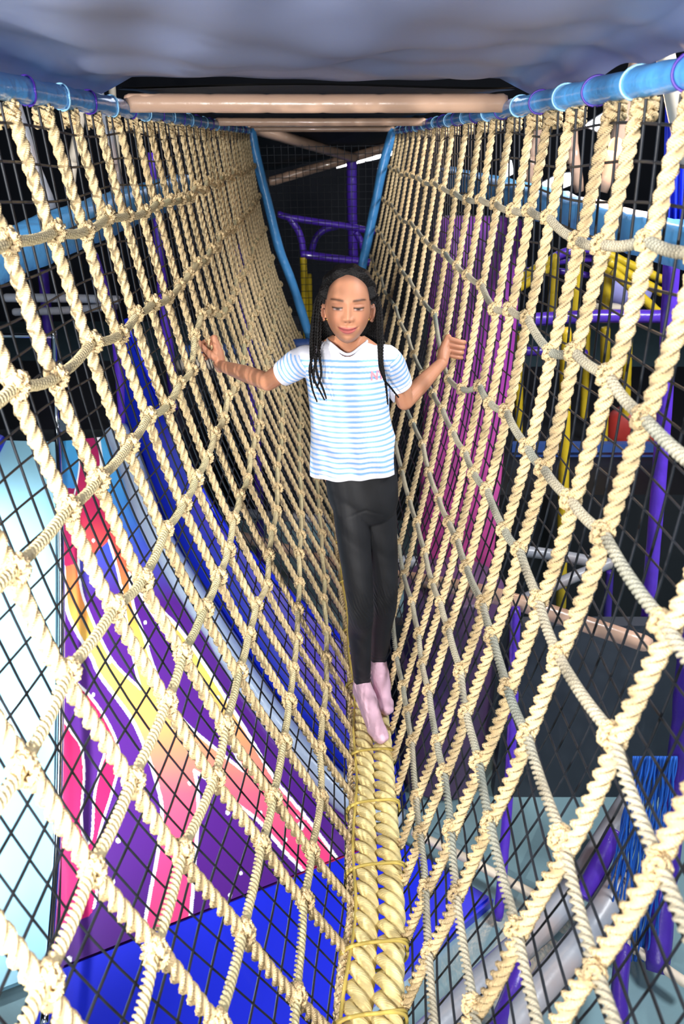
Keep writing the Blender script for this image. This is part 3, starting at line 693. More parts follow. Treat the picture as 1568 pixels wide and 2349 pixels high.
# yellow and blue play frame far right
YD = 4.0
for lb, pts, r in (('pale yellow lit post at the middle of the far play frame', [(1330, 575, YD), (1322, 650, YD), (1316, 722, YD)], 0.026),
                   ('yellow post left of the pale one in the far play frame', [(1272, 588, YD), (1268, 660, YD), (1264, 722, YD)], 0.024),
                   ('yellow post right of the pale one in the far play frame', [(1394, 596, YD), (1391, 660, YD), (1388, 722, YD)], 0.026),
                   ('brightest long yellow post under the purple beam', [(1297, 752, 3.45), (1294, 1000, 3.45), (1286, 1400, 3.45)], 0.026),
                   ('dull yellow post under the purple beam, beside the magenta panel', [(1192, 760, YD+.2), (1190, 900, YD+.2), (1188, 1070, YD+.2)], 0.022),
                   ('dull yellow post under the purple beam, right of the brightest', [(1388, 750, YD+.2), (1386, 900, YD+.2), (1380, 1075, YD+.2)], 0.026),
                   ('dull yellow post beside the red cushion', [(1440, 750, YD+.3), (1436, 880, YD+.3), (1430, 1060, YD+.3)], 0.026),
                   ('orange-yellow post between the brightest and the dull right one', [(1345, 750, YD+.3), (1342, 860, YD+.3), (1338, 960, YD+.3)], 0.022)):
    line('yellow_post', lb, 'post', pts, r, M_YELLOW, seams=0.12)
for lb, pts in (('upper yellow pipe sloping down at the left of the far frame', [(1278, 588, YD), (1230, 615, YD), (1176, 650, YD)]),
                ('lower yellow pipe sloping down at the left of the far frame', [(1262, 612, YD-.1), (1215, 645, YD-.1), (1176, 668, YD-.1)]),
                ('topmost yellow pipe sloping down at the right of the far frame', [(1388, 580, YD), (1450, 610, YD), (1520, 642, YD)]),
                ('middle yellow pipe sloping down at the right of the far frame', [(1395, 600, YD-.1), (1460, 640, YD-.1), (1520, 672, YD-.1)]),
                ('lowest yellow pipe sloping down at the right of the far frame', [(1404, 622, YD-.15), (1460, 672, YD-.15), (1508, 716, YD-.15)])):
    line('yellow_pipe', lb, 'pipe', pts, 0.022, M_YELLOW, seams=0.2)
line('purple_beam', 'purple padded beam under the yellow arches of the far frame', 'beam', [(1172, 736, YD-.2), (1350, 726, YD-.2), (1540, 726, YD-.2)], 0.032, M_PURPLE)
line('purple_hoop', 'curved purple hoop over the far yellow posts', 'hoop', [(1262, 594, YD+.1), (1300, 578, YD+.1), (1350, 572, YD+.1), (1402, 582, YD+.1)], 0.022, M_PURPLE)
line('purple_bar', 'thin purple bar just under the curved hoop', 'bar', [(1270, 600, YD+.15), (1320, 594, YD+.15), (1366, 592, YD+.15)], 0.02, M_PURPLE)
line('purple_bar', 'thin purple bar across the left sloping yellow pipes', 'bar', [(1172, 622, YD+.15), (1260, 620, YD+.15), (1350, 632, YD+.15)], 0.016, M_PURPLE)
line('purple_bar', 'blue-purple bar in the dark half way down the far frame', 'bar', [(1172, 806, YD+.25), (1260, 806, YD+.25), (1345, 812, YD+.25)], 0.026, M_PURPLE)
line('purple_bar', 'lowest blue-purple bar of the far frame', 'bar', [(1172, 1122, YD-.1), (1350, 1124, YD-.1), (1520, 1120, YD-.1)], 0.026, M_PURPLE)
frame('climbing_structure', 'climbing frame of yellow and purple padded tubes in the dark behind the right net', 'structure', first)
for i, (y, lb) in enumerate(((1025, 'topmost'), (1052, 'middle'), (1080, 'lowest'))):
    mb = MB(); a = at(1172, y, YD+.1); b = at(1515, y, YD+.1)
    add_box(mb, (0, 0, 0), (b.x - a.x, 0.05, 0.05)); o = mb.build('step_board', M_BOARD, smooth=False); o.location = (a + b)/2
    tag(o, '%s of three blue step boards in the far frame' % lb, 'board')
def soft(name, label, cat, c, s, m, rot=0.0, p=4.0):
    """soft rounded block: superellipsoid"""
    u = np.linspace(-math.pi/2, math.pi/2, 26); v = np.linspace(-math.pi, math.pi, 48, endpoint=False)
    f = lambda w: np.sign(w)*abs(w)**(2/p)
    U, Vv = np.meshgrid(u, v, indexing='ij')
    X = f(np.cos(U))*f(np.cos(Vv))*s[0]/2; Y = f(np.cos(U))*f(np.sin(Vv))*s[1]/2; Z = f(np.sin(U))*s[2]/2
    i, j = np.meshgrid(np.arange(25), np.arange(48), indexing='ij'); j2 = (j+1) % 48
    F = np.stack([i*48+j, i*48+j2, (i+1)*48+j2, (i+1)*48+j], -1).reshape(-1, 4)
    mb = MB(); mb.add(np.stack([X, Y, Z], -1).reshape(-1, 3), F); o = mb.build(name, m); o.location = c; o.rotation_euler = (0, 0, rot)
    return tag(o, label, cat)
c = at(1452, 985, YD+.35); soft('red_cushion', 'dark red soft cushion in the far play frame', 'cushion', c, (0.34, 0.2, 0.3), M_RED, p=2.6)
c = at(1440, 668, YD+.3); soft('lavender_pad', 'lavender soft pad behind the sloping yellow pipes', 'pad', c, (0.26, 0.1, 0.16), M_LAV, p=2.6)
c = at(1392, 706, YD+.2); soft('white_pad', 'small white pad on the purple beam', 'pad', c, (0.17, 0.1, 0.05), M_CREAM, p=2.6)
# magenta roller panel and plum barrel
def grad_panel():
    a = at(985, 492, 3.5); b = at(1174, 492, 3.1); lo = at(1172, 1345, 3.1)
    wx = 0.185; h = a.z - lo.z
    n = 90; th = np.linspace(0, 2*math.pi, 120, endpoint=False)
    hw, hh, cr = wx, h/2, 0.09
    def rr(inset):
        p = 9.0; f = lambda w, q: np.sign(w)*abs(w)**(2/q)
        return np.stack([(hw - inset)*f(np.cos(th), p), (hh - inset)*f(np.sin(th), 30.0)], 1)
    rings = [(rr(0.0), 0.05), (rr(0.004), 0.0), (rr(0.02), -0.02), (rr(0.07), -0.035), (rr(0.13), -0.04)]
    mb = MB(); V = []
    for R2, y in rings: V.append(np.stack([R2[:, 0], np.full(len(th), y), R2[:, 1]], 1))
    V = np.vstack(V); m = len(th)
    i, j = np.meshgrid(np.arange(len(rings)-1), np.arange(m), indexing='ij'); j2 = (j+1) % m
    F = np.stack([i*m+j, i*m+j2, (i+1)*m+j2, (i+1)*m+j], -1).reshape(-1, 4)
    k = len(V); V = np.vstack([V, [0, -0.04, 0], [0, 0.05, 0]]); jj = np.arange(m); base = (len(rings)-1)*m
    F3 = np.vstack([np.stack([np.full(m, k), base + jj, base + (jj+1) % m], 1), np.stack([np.full(m, k+1), (jj+1) % m, jj], 1)])
    n0 = mb.n; mb.add(V, F); mb.F3.append(F3)
    mt = bpy.data.materials.new('magenta_panel'); mt.use_nodes = True; N = mt.node_tree.nodes; L = mt.node_tree.links; bs = N['Principled BSDF']
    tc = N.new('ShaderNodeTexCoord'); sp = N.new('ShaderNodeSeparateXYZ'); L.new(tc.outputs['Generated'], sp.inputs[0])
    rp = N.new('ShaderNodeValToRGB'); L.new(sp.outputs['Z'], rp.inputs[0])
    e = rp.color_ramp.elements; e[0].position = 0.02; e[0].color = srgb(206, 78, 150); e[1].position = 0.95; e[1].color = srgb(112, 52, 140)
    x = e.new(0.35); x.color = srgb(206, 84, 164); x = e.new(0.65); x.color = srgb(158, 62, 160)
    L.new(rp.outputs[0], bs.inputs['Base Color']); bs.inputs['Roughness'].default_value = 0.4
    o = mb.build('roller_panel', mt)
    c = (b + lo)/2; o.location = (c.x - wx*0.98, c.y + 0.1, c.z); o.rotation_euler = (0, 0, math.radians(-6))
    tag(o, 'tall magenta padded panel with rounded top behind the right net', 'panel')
grad_panel()
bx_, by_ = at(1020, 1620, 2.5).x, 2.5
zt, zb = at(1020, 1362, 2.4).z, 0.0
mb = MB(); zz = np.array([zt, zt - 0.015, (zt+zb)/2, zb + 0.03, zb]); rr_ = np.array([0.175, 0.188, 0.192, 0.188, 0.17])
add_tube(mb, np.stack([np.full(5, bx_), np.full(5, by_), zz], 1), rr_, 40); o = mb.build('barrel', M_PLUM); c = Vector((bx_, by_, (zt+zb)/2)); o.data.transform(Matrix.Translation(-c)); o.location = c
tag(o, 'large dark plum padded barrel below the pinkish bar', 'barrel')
# dark padded panel behind it
zt = at(1300, 1425, 2.8).z
mb = MB(); add_box(mb, (0, 0, 0), (0.9, 0.06, zt)); o = mb.build('backing_panel', mat('slate_panel', (44, 52, 62), 0.7), smooth=False); o.location = (0.6, 2.8, zt/2); tag(o, 'dark slate padded panel behind the plum barrel', 'panel')
zt = at(1300, 1432, 2.36).z
mb = MB(); add_box(mb, (0, 0, 0), (1.0, 0.06, zt)); o = mb.build('backing_panel', MATS['slate_panel'], smooth=False); o.location = (1.13, 2.38, zt/2); tag(o, 'dark slate padded panel right of the plum barrel, behind the violet post', 'panel')
# gathered blue net
P0 = [(1448, 1735), (1555, 1735)]; mb = MB()
for i in range(30):
    f = i/29
    pts = []
    for k in range(24):
        g = k/23
        x = 1452 + f*100 - 30*g*(1-f) - g*55; y = 1735 + g*470
        pts.append(at(x + 2.5*math.sin(g*26 + (i % 2)*math.pi) + 3*math.sin(i*2.1 + g*5), y, 1.78 - 0.16*g + 0.03*math.sin(i*1.7)))
    add_tube(mb, spline(pts, 60), 0.0034, 5)
o = mb.build('gathered_net', M_NETB); tag(o, 'bright blue netting gathered beside the fat purple post', 'net')
# electric blue drape, upper right
G = np.array([[tuple(at(1528 + 60*j/14 - 8*i/20, 225 + i*16, 3.3 + 0.03*math.sin(j*1.8))) for j in range(15)] for i in range(21)])
mb = MB(); sheet(mb, G, (0, 0.012, 0)); tag(mb.build('drape', M_CURT), 'electric blue drape hanging at the upper right corner', 'drape')
# lit panels (lights of the hall, and a glowing strip for a bright wall)
def lit(label, px, Y, name='ceiling_light', grp=None):
    pts = [at(x, y, Y) for x, y in px]; c = sum(pts, Vector())/len(pts)
    t = thing(name, label, 'light', c, grp)
    n = len(pts); me = bpy.data.meshes.new('diffuser')
    V = [tuple(p - c) for p in pts] + [tuple(p - c + Vector((0, 0.03, 0.0))) for p in pts]
    me.from_pydata(V, [], [tuple(range(n)), tuple(range(n, 2*n))[::-1]] + [(i, i + n, (i+1) % n + n, (i+1) % n) for i in range(n)]); me.update()
    link('diffuser', me, M_GLOW, t)
    fr = MB(); cl = [p - c + Vector((0, 0.015, 0)) for p in pts]
    for a, b in zip(cl, cl[1:] + cl[:1]): add_tube(fr, spline([a, b], 4), 0.008, 6)
    fr.build('frame', M_GREY, t)
lit('large slanting white light panel at the upper right, nearest', [(1340, 288), (1428, 232), (1432, 262), (1372, 302)], 5.6)
lit('white light panel low at the upper right above the blue beam', [(1240, 422), (1282, 400), (1318, 396), (1314, 422), (1268, 440)], 5.6)
lit('small white light panel at the upper right behind the ropes', [(1150, 372), (1172, 368), (1178, 398), (1156, 408)], 6.4)
lit('white light panel between the far post and the canopy', [(850, 313), (878, 293), (908, 293), (900, 328)], 7.2)
lit('thin white light strip under the far beige beams', [(772, 378), (900, 346), (900, 356), (772, 386)], 8.6)  # glow added for a bright wall seen through the gap, no lamp
# far frame, centre
line('roof_bar', 'beige roof bar slanting right behind the farthest bar', 'bar', [(572, 292, 5.0), (690, 326, 5.6), (812, 363, 6.4)], 0.034, M_BEIGE, seams=0.25)
line('roof_bar', 'beige roof bar slanting up to the white light strip', 'bar', [(616, 418, 6.6), (715, 388, 6.6), (812, 360, 6.6), (905, 333, 6.6)], 0.036, M_BEIGE, seams=0.25)
mb = MB(); a = [at(560, 268, 5.0), at(960, 268, 5.0), at(960, 330, 6.7), at(600, 405, 6.7)]
me = bpy.data.meshes.new('roof_sheet'); V = [tuple(p + Vector((0, 0, .03))) for p in a] + [tuple(p + Vector((0, 0, .05))) for p in a]
me.from_pydata(V, [], [(0, 1, 2, 3), (7, 6, 5, 4), (0, 4, 5, 1), (1, 5, 6, 2), (2, 6, 7, 3), (3, 7, 4, 0)]); me.update()
tag(link('roof_sheet', me, M_DARK), 'dark roof sheet above the slanting beige roof bars', 'sheet')
first = {o.name for o in C.objects}
line('padded_post', 'tall purple padded post at the far end above the girl', 'post', [(806, 366, 6.4), (807, 480, 6.4), (811, 640, 6.4)], 0.04, M_PURPLE, seams=0.25)
line('purple_hoop', 'long purple tube of the far climbing hoops, bending at the left', 'hoop', [(636, 490, 6.0), (660, 498, 6.0), (720, 508, 6.0), (800, 520, 6.0), (860, 532, 6.0)], 0.024, M_PURPLE)
line('purple_hoop', 'curved purple tube dropping to the yellow post', 'hoop', [(664, 500, 6.0), (684, 530, 6.0), (693, 560, 6.0), (697, 590, 6.0)], 0.026, M_PURPLE)
line('purple_hoop', 'dim purple arch behind the far purple tube', 'hoop', [(712, 585, 6.3), (722, 550, 6.3), (742, 528, 6.3), (775, 518, 6.3)], 0.026, M_PURPLE_D)
line('purple_hoop', 'curved purple tube right of the far purple post', 'hoop', [(815, 532, 6.0), (828, 556, 6.0), (836, 590, 6.0)], 0.025, M_PURPLE)
line('purple_bar', 'bright purple bar just above the head of the girl', 'bar', [(690, 583, 5.9), (760, 592, 5.9), (850, 602, 5.9)], 0.028, M_PURPLE)
line('yellow_post', 'yellow padded post behind the left end post, beside the girl', 'post', [(695, 588, 5.9), (699, 680, 5.9), (703, 781, 5.9)], 0.026, M_YELLOW, seams=0.15)
line('yellow_post', 'dull yellow post partly hidden behind the bright one beside the girl', 'post', [(708, 628, 6.2), (711, 700, 6.2), (713, 775, 6.2)], 0.022, M_YELLOW, seams=0.15)
frame('hoop_structure', 'purple hoops and yellow posts at the far end above the head of the girl', 'structure', first)
mb = MB(); q4 = np.linspace(0, 2*math.pi, 4, endpoint=False)
for x in np.arange(-0.75, 0.55, 0.045):
    add_sweep(mb, np.array([[x, 5.4, EYE + 0.0], [x + 0.01, 5.42, EYE - 0.6], [x, 5.4, EYE - 1.3]]), np.full(4, 0.002), q4, caps=False)
for z in np.arange(-1.28, 0.0, 0.045):
    add_sweep(mb, np.array([[-0.75, 5.4, EYE + z], [-0.1, 5.42, EYE + z + 0.01], [0.55, 5.4, EYE + z + 0.02]]), np.full(4, 0.002), q4, caps=False)
tag(mb.build('safety_net', M_NET), 'black safety net closing the far end behind the girl', 'safety net')

# ------------------------------------------------------------------ the girl
def ell_rings(mb, rings, k=36, p=2.0):
    """closed loft of elliptic rings (x, y, z, a, b)"""
    th = np.linspace(0, 2*math.pi, k, endpoint=False); V = []
    f = lambda w: np.sign(w)*abs(w)**(2/p)
    for x, y, z, a, b in rings: V.append(np.stack([x + a*f(np.cos(th)), y + b*f(np.sin(th)), np.full(k, z)], 1))
    n = len(rings); V = np.vstack(V)
    i, j = np.meshgrid(np.arange(n-1), np.arange(k), indexing='ij'); j2 = (j+1) % k
    F = np.stack([i*k+j, i*k+j2, (i+1)*k+j2, (i+1)*k+j], -1).reshape(-1, 4)
    c0 = len(V); V = np.vstack([V, [rings[0][:3]], [rings[-1][:3]]]); jj = np.arange(k); j2 = (jj+1) % k
    n0 = mb.n; mb.add(V, F)
    mb.F3.append(np.vstack([np.stack([np.full(k, c0), j2, jj], 1), np.stack([np.full(k, c0+1), (n-1)*k+jj, (n-1)*k+j2], 1)]) + n0)
def dense(rings, n=40):
    R = np.asarray(rings, float); s = np.linspace(0, 1, len(R)); q = np.linspace(0, 1, n)
    # smooth (Catmull-Rom per channel)
    out = []
    Q = np.vstack([2*R[0]-R[1], R, 2*R[-1]-R[-2]])
    for t in q:
        u = t*(len(R)-1); i = min(int(u), len(R)-2); w = u - i
        p0, p1, p2, p3 = Q[i:i+4]
        out.append(0.5*((2*p1) + (-p0+p2)*w + (2*p0-5*p1+4*p2-p3)*w*w + (-p0+3*p1-3*p2+p3)*w**3))
    return np.array(out)
def limb(mb, pts, radii, n=26, k=18, flat=None):
    """tapered rounded limb through pts"""
    P = spline(pts, n); R = np.interp(np.linspace(0, 1, n), np.linspace(0, 1, len(radii)), radii)
    s = np.concatenate([[0], np.cumsum(np.linalg.norm(np.diff(np.asarray([tuple(p) for p in pts]), axis=0), axis=1))]); s /= s[-1]
    R = np.interp(np.linspace(0, 1, n), s, radii)
    # hemispherical ends
    def cap(p, d, r): return [(p + d*r*math.sin(a), r*math.cos(a)) for a in (0.35, 0.75, 1.1, 1.4)]
    d0 = P[0]-P[1]; d0 /= np.linalg.norm(d0); d1 = P[-1]-P[-2]; d1 /= np.linalg.norm(d1)
    A = cap(P[0], d0, R[0])[::-1]; B = cap(P[-1], d1, R[-1])
    PP = np.vstack([[a[0] for a in A], P, [b[0] for b in B]]); RR = np.concatenate([[a[1] for a in A], R, [b[1] for b in B]])
    add_tube(mb, PP, RR, k)
def ball(mb, c, r, n=20, rot=None):
    u = np.linspace(-math.pi/2, math.pi/2, n); v = np.linspace(0, 2*math.pi, 2*n, endpoint=False)
    U, W = np.meshgrid(u[1:-1], v, indexing='ij'); k = 2*n; m = n-2
    V = np.stack([np.cos(U)*np.cos(W)*r[0], np.cos(U)*np.sin(W)*r[1], np.sin(U)*r[2]], -1).reshape(-1, 3)
    V = np.vstack([V, [0, 0, -r[2]], [0, 0, r[2]]])
    if rot is not None: V = V @ np.array(rot).T
    V = V + np.asarray(c)
    i, j = np.meshgrid(np.arange(m-1), np.arange(k), indexing='ij'); j2 = (j+1) % k
    F = np.stack([i*k+j, i*k+j2, (i+1)*k+j2, (i+1)*k+j], -1).reshape(-1, 4); n0 = mb.n
    mb.add(V, F); jj = np.arange(k); j2 = (jj+1) % k
    mb.F3.append(np.vstack([np.stack([np.full(k, m*k), j2, jj], 1), np.stack([np.full(k, m*k+1), (m-1)*k+jj, (m-1)*k+j2], 1)]) + n0)
def remesh(mb, voxel, smooth=3):
    o = bpy.data.objects.new('tmp', mb.mesh('tmp')); C.objects.link(o)
    r = o.modifiers.new('r', 'REMESH'); r.mode = 'VOXEL'; r.voxel_size = voxel; r.use_smooth_shade = True
    if smooth:
        s = o.modifiers.new('s', 'SMOOTH'); s.factor = 0.5; s.iterations = smooth
    dg = bpy.context.evaluated_depsgraph_get(); me = bpy.data.meshes.new_from_object(o.evaluated_get(dg))
    bpy.data.objects.remove(o); me.materials.clear()
    me.polygons.foreach_set('use_smooth', np.ones(len(me.polygons), bool))
    return me
def get_co(me):
    V = np.empty(len(me.vertices)*3, np.float32); me.vertices.foreach_get('co', V); return V.reshape(-1, 3).astype(float)
def set_co(me, V): me.vertices.foreach_set('co', V.astype(np.float32).ravel()); me.update()
def get_no(me):
    V = np.empty(len(me.vertices)*3, np.float32); me.vertices.foreach_get('normal', V); return V.reshape(-1, 3).astype(float)
def set_col(me, col):
    a = me.color_attributes.new('Col', 'FLOAT_COLOR', 'POINT')
    a.data.foreach_set('color', np.hstack([col, np.ones((len(col), 1))]).astype(np.float32).ravel())
lin = lambda *c: np.array(srgb(*c)[:3])

girl = thing('person', 'girl in striped white tee and black leggings standing on the yellow rope, holding both nets', 'person', (0.08, 1.7, EYE - 1.43))
go = np.array(girl.location)
def D(x, y, d): return np.array([x, y, EYE - d])

HC = np.array(tuple(at(797.5, 703, 1.685)))          # middle of the head
PX = 1.655/FPX                                       # one pixel of the frame at the face
head_pitch = math.radians(5.0)                       # face lifted a little
hz = np.array([0.0, math.sin(head_pitch), math.cos(head_pitch)]); hf = np.array([0.0, -math.cos(head_pitch), math.sin(head_pitch)]); hx = np.array([1.0, 0, 0])
roll = math.radians(-1.0)
hx, hz = hx*math.cos(roll) + hz*math.sin(roll), hz*math.cos(roll) - hx*math.sin(roll)
def head_local(V): d = (np.asarray(V) - HC)/PX; return d @ hx, d @ hf, d @ hz      # in face pixels: right, forward, up
def head_world(x, f, z): return HC + PX*(np.multiply.outer(x, hx) + np.multiply.outer(f, hf) + np.multiply.outer(z, hz))

# --- head shape (dense closed sphere, deformed)
def head_mesh(mb):
    nu, nv = 120, 200
    u = np.linspace(-math.pi/2, math.pi/2, nu)[1:-1]; v = np.linspace(0, 2*math.pi, nv, endpoint=False)
    U, W = np.meshgrid(u, v, indexing='ij')
    sx, sf, sz = np.cos(U)*np.sin(W), np.cos(U)*np.cos(W), np.sin(U)
    zz = np.where(sz > 0, sz*86, sz*82)
    low = np.clip(-sz, 0, 1)
    wx = 52.5*(1 - 0.22*low**2.4 - 0.03*np.clip(sz, 0, 1)) ; x = sx*wx
    x = np.sign(x)*abs(x)
    f = np.where(sf > 0, sf*(62 - 2*low), sf*80*(1 - 0.42*low))
    f = f + 13*low**1.6*np.clip(sf + 0.35, 0, 1)            # jaw comes forward
    f = np.where((sf > 0), f*(1 - 0.06*abs(sx)**3), f)
    V = head_world(x.ravel(), f.ravel(), zz.ravel())
    k = nv; m = nu - 2
    V = np.vstack([V, head_world(np.array([0, 0]), np.array([20.0, -8]), np.array([-82.0, 86]))])
    i, j = np.meshgrid(np.arange(m-1), np.arange(k), indexing='ij'); j2 = (j+1) % k
    F = np.stack([i*k+j, i*k+j2, (i+1)*k+j2, (i+1)*k+j], -1).reshape(-1, 4); n0 = mb.n
    mb.add(V, F); jj = np.arange(k); j2 = (jj+1) % k
    mb.F3.append(np.vstack([np.stack([np.full(k, m*k), j2, jj], 1), np.stack([np.full(k, m*k+1), (m-1)*k+jj, (m-1)*k+j2], 1)]) + n0)

# --- joints
L_SH, R_SH = D(-0.082, 1.715, 0.443), D(0.103, 1.715, 0.44)
L_EL = np.array(tuple(at(614, 876, 1.77))); R_EL = np.array(tuple(at(928, 921, 1.76)))
LG = net(-1, GL[0], GL[1]); RG = net(1, GR[0], GR[1])
def rope_dir(side, G): v = net(side, G[0], G[1]-0.02) - net(side, G[0], G[1]+0.02); return v/np.linalg.norm(v)
L_WR = np.array(tuple(at(503, 838, LG[1]-0.035))); R_WR = np.array(tuple(at(1013, 832, RG[1]-0.045)))

def hand(mb, W, G, R, e1, sgn, thumb_up):
    """hand closed on a rope at G (direction R, pointing up); e1 = from rope to palm; fingers wrap towards sgn * (R x e1)"""
    e1 = e1 - R*np.dot(e1, R); e1 /= np.linalg.norm(e1); e2 = np.cross(R, e1)*sgn
    rad = 0.0185
    offs = [0.022, 0.0085, -0.005, -0.0175]; rf = [0.0066, 0.0068, 0.0065, 0.0056]; wrap = [4.0, 4.25, 4.2, 3.9]
    K = []
    for o, r, wr in zip(offs, rf, wrap):
        th = np.linspace(-0.35, wr - 0.35, 9)
        q = rad + 0.0012*np.cos(th*1.7)
        knuck = G + R*o + e1*(rad + 0.009) - e2*0.006
        P = [knuck] + [G + R*(o - 0.0015*i) + (e1*math.cos(t) + e2*math.sin(t))*(rad + (0.008 if i < 2 else 0.0)) for i, t in enumerate(th)]
        # straighten the phalanges a little: three bends
        P = [P[0]] + [P[1 + i] for i in (1, 3, 4, 6, 7, 8)]
        limb(mb, P, [r*1.12, r*1.08, r, r, r*0.95, r*0.92, r*0.8], n=30, k=12); K.append(knuck)
    # palm: metacarpal rays from wrist to knuckles, filled
    for i, kn in enumerate(K):
        limb(mb, [W + R*(0.008 - 0.005*i), W*0.5 + kn*0.5 + e1*0.006, kn], [0.0135, 0.0115, 0.0095], n=14, k=12)
    limb(mb, [W, W*0.45 + K[1]*0.55 + e1*0.002], [0.0155, 0.0165], n=10, k=14)
    # thumb from the side of the palm, round the other way
    tb = W*0.55 + K[0]*0.45 - e2*0.004
    T = [W*0.75 + K[0]*0.25 - e2*0.004, tb - e2*0.014 - e1*0.006, G + R*(thumb_up - 0.012) - e2*(rad + 0.004) + e1*0.004, G + R*(thumb_up + 0.006) - e2*(rad + 0.001) - e1*0.010, G + R*(thumb_up + 0.016) - e2*(rad*0.75) - e1*0.017]
    limb(mb, T, [0.0115, 0.0100, 0.0080, 0.0074, 0.0058], n=24, k=12)

def leg_pts():
    A = [D(0.018, 1.70, 0.765), D(0.026, 1.685, 0.85), np.array(tuple(at(826, 1390, 1.655))), np.array(tuple(at(825, 1455, 1.685))), np.array(tuple(at(830, 1560, 1.70)))]
    B = [D(0.085, 1.72, 0.765), D(0.094, 1.72, 0.85), np.array(tuple(at(883, 1365, 1.735))), np.array(tuple(at(875, 1430, 1.765))), np.array(tuple(at(868, 1512, 1.80)))]
    return A, B
LA, LB = leg_pts()
ROPE_TOP = lambda Y: EYE - float(rope_d(Y)) + 0.0255
# ankle / heel / toes
def foot_pts(px_toe, px_ank, Yank, Ytoe, xh, xt):
    ank = np.array(tuple(at(*px_ank, Yank)))
    heel = np.array([xh, Yank + 0.035, ROPE_TOP(Yank + .035) + 0.022]); ball_ = np.array([xt*0.8 + xh*0.2, Ytoe + 0.05, ROPE_TOP(Ytoe + .05) + 0.019]); toe = np.array([xt, Ytoe + 0.012, ROPE_TOP(Ytoe) + 0.014])
    return ank, heel, ball_, toe
FA = foot_pts((878, 1695), (830, 1560), 1.705, 1.50, 0.052, 0.1)
FB = foot_pts((890, 1620), (868, 1512), 1.80, 1.64, 0.102, 0.122)
def add_foot(mb, F4, g):
    ank, heel, bl, toe = F4
    limb(mb, [ank + np.array([0, 0, 0.05]), ank, heel + np.array([0, -0.012, 0.022])], [0.0235+g, 0.0235+g, 0.0225+g], n=16)
    limb(mb, [heel, heel*0.5 + bl*0.5 + np.array([0, 0, 0.008]), bl, toe], [0.0225+g, 0.0245+g, 0.0235+g, 0.0155+g], n=24)
    limb(mb, [ank + np.array([0, -0.006, -0.012]), ank*0.45 + bl*0.55 + np.array([0, 0.0, 0.006]), bl + np.array([0, 0, 0.002])], [0.0245+g, 0.0245+g, 0.0200+g], n=18)
    side = np.array([1.0, 0, 0])
    for s, r in ((-0.012, 0.0120), (0.012, 0.0115)):
        limb(mb, [bl + side*s, toe + side*s*0.8 + np.array([0, 0.004, -0.001])], [0.0145+g, r+g], n=10)

# --- body: one continuous skin
mb = MB()
head_mesh(mb)
for s in (-1, 1):      # ears, either side
    rot = np.stack([hx*0.55*1 + hf*(-0.83*s)*s*0.0 + hf*-0.35*s, hf, hz], 1)
    ec = head_world(np.array([s*56.5]), np.array([-3.0]), np.array([-14.0]))[0]
    a = math.radians(28)*s
    ex = hx*math.cos(a) - hf*math.sin(a)*1.0; ef = np.cross(hz, ex)
    ball(mb, ec, (0.0042, 0.0115, 0.0175), 18, np.stack([ex*1.0, ef, hz*0.97 + hx*0.16*s], 1))
    rim = [head_world(np.array([s*q[0]]), np.array([q[1]]), np.array([q[2]]))[0] for q in ((54, 3, -30), (57, -4, -31), (61, -12, -16), (63, -12, -2), (59, -4, 5), (55, 5, -2))]
    limb(mb, rim, [0.003, 0.0036, 0.0032, 0.0034, 0.003, 0.0024], n=26, k=8)
nb = D(0.012, 1.735, 0.414)
limb(mb, [HC + PX*(-18*hf - 45*hz), HC*0.42 + nb*0.58 + np.array([0, 0.012, -0.004]), nb, nb + np.array([0.002, 0.004, -0.05])], [0.033, 0.0305, 0.0325, 0.05], n=22, k=24)
limb(mb, [L_SH + np.array([0.01, 0, -0.004]), nb + np.array([0, 0.005, 0.004]), R_SH + np.array([-0.01, 0, -0.004])], [0.024, 0.029, 0.024], n=22, k=20)
torso = [(0.012, 1.725, EYE-0.432, 0.07, 0.036), (0.012, 1.722, EYE-0.455, 0.09, 0.048), (0.013, 1.72, EYE-0.50, 0.088, 0.054), (0.017, 1.715, EYE-0.58, 0.083, 0.055), (0.026, 1.712, EYE-0.66, 0.085, 0.056), (0.045, 1.712, EYE-0.74, 0.086, 0.06), (0.055, 1.712, EYE-0.80, 0.075, 0.055)]
ell_rings(mb, dense(torso, 30))
limb(mb, [L_SH, (L_SH+L_EL)/2 + np.array([0, 0, 0.004]), L_EL], [0.027, 0.0245, 0.0215])
limb(mb, [L_EL, L_EL*0.6 + L_WR*0.4 + np.array([0, 0, 0.001]), L_WR], [0.0215, 0.0215, 0.0145])
limb(mb, [R_SH, (R_SH+R_EL)/2 + np.array([0.004, 0, 0]), R_EL], [0.027, 0.0245, 0.021])
limb(mb, [R_EL, R_EL*0.6 + R_WR*0.4, R_WR], [0.021, 0.0215, 0.0145])
rl, rr2 = rope_dir(-1, GL), rope_dir(1, GR)
hand(mb, L_WR, LG + np.array([0.0, -0.002, 0.0]), rl, np.array([0.9, -0.35, 0.0]), 1, 0.008)
hand(mb, R_WR, RG + np.array([0.0, -0.002, 0.0]), rr2, np.array([-0.85, -0.5, 0.0]), 1, -0.012)
for A in (LA, LB): limb(mb, A, [0.041, 0.040, 0.029, 0.026, 0.0195], n=40)
limb(mb, [LA[0] + np.array([0.006, 0, 0.01]), LB[0] + np.array([-0.006, 0, 0.01])], [0.05, 0.05])
add_foot(mb, FA, -0.003); add_foot(mb, FB, -0.003)
me = remesh(mb, 0.0016, 2)
V = get_co(me)
x, f, z = head_local(V)
hd = (np.abs(x) < 75) & (np.abs(z) < 100) & (np.abs(f) < 100)
face = hd & (f > 18)
z0_ = z
z = z - np.interp(z, [-70, -50, -30, 0, 12, 30], [0, 4, 5, 7.5, 4, 0])          # features sit a little higher on the face
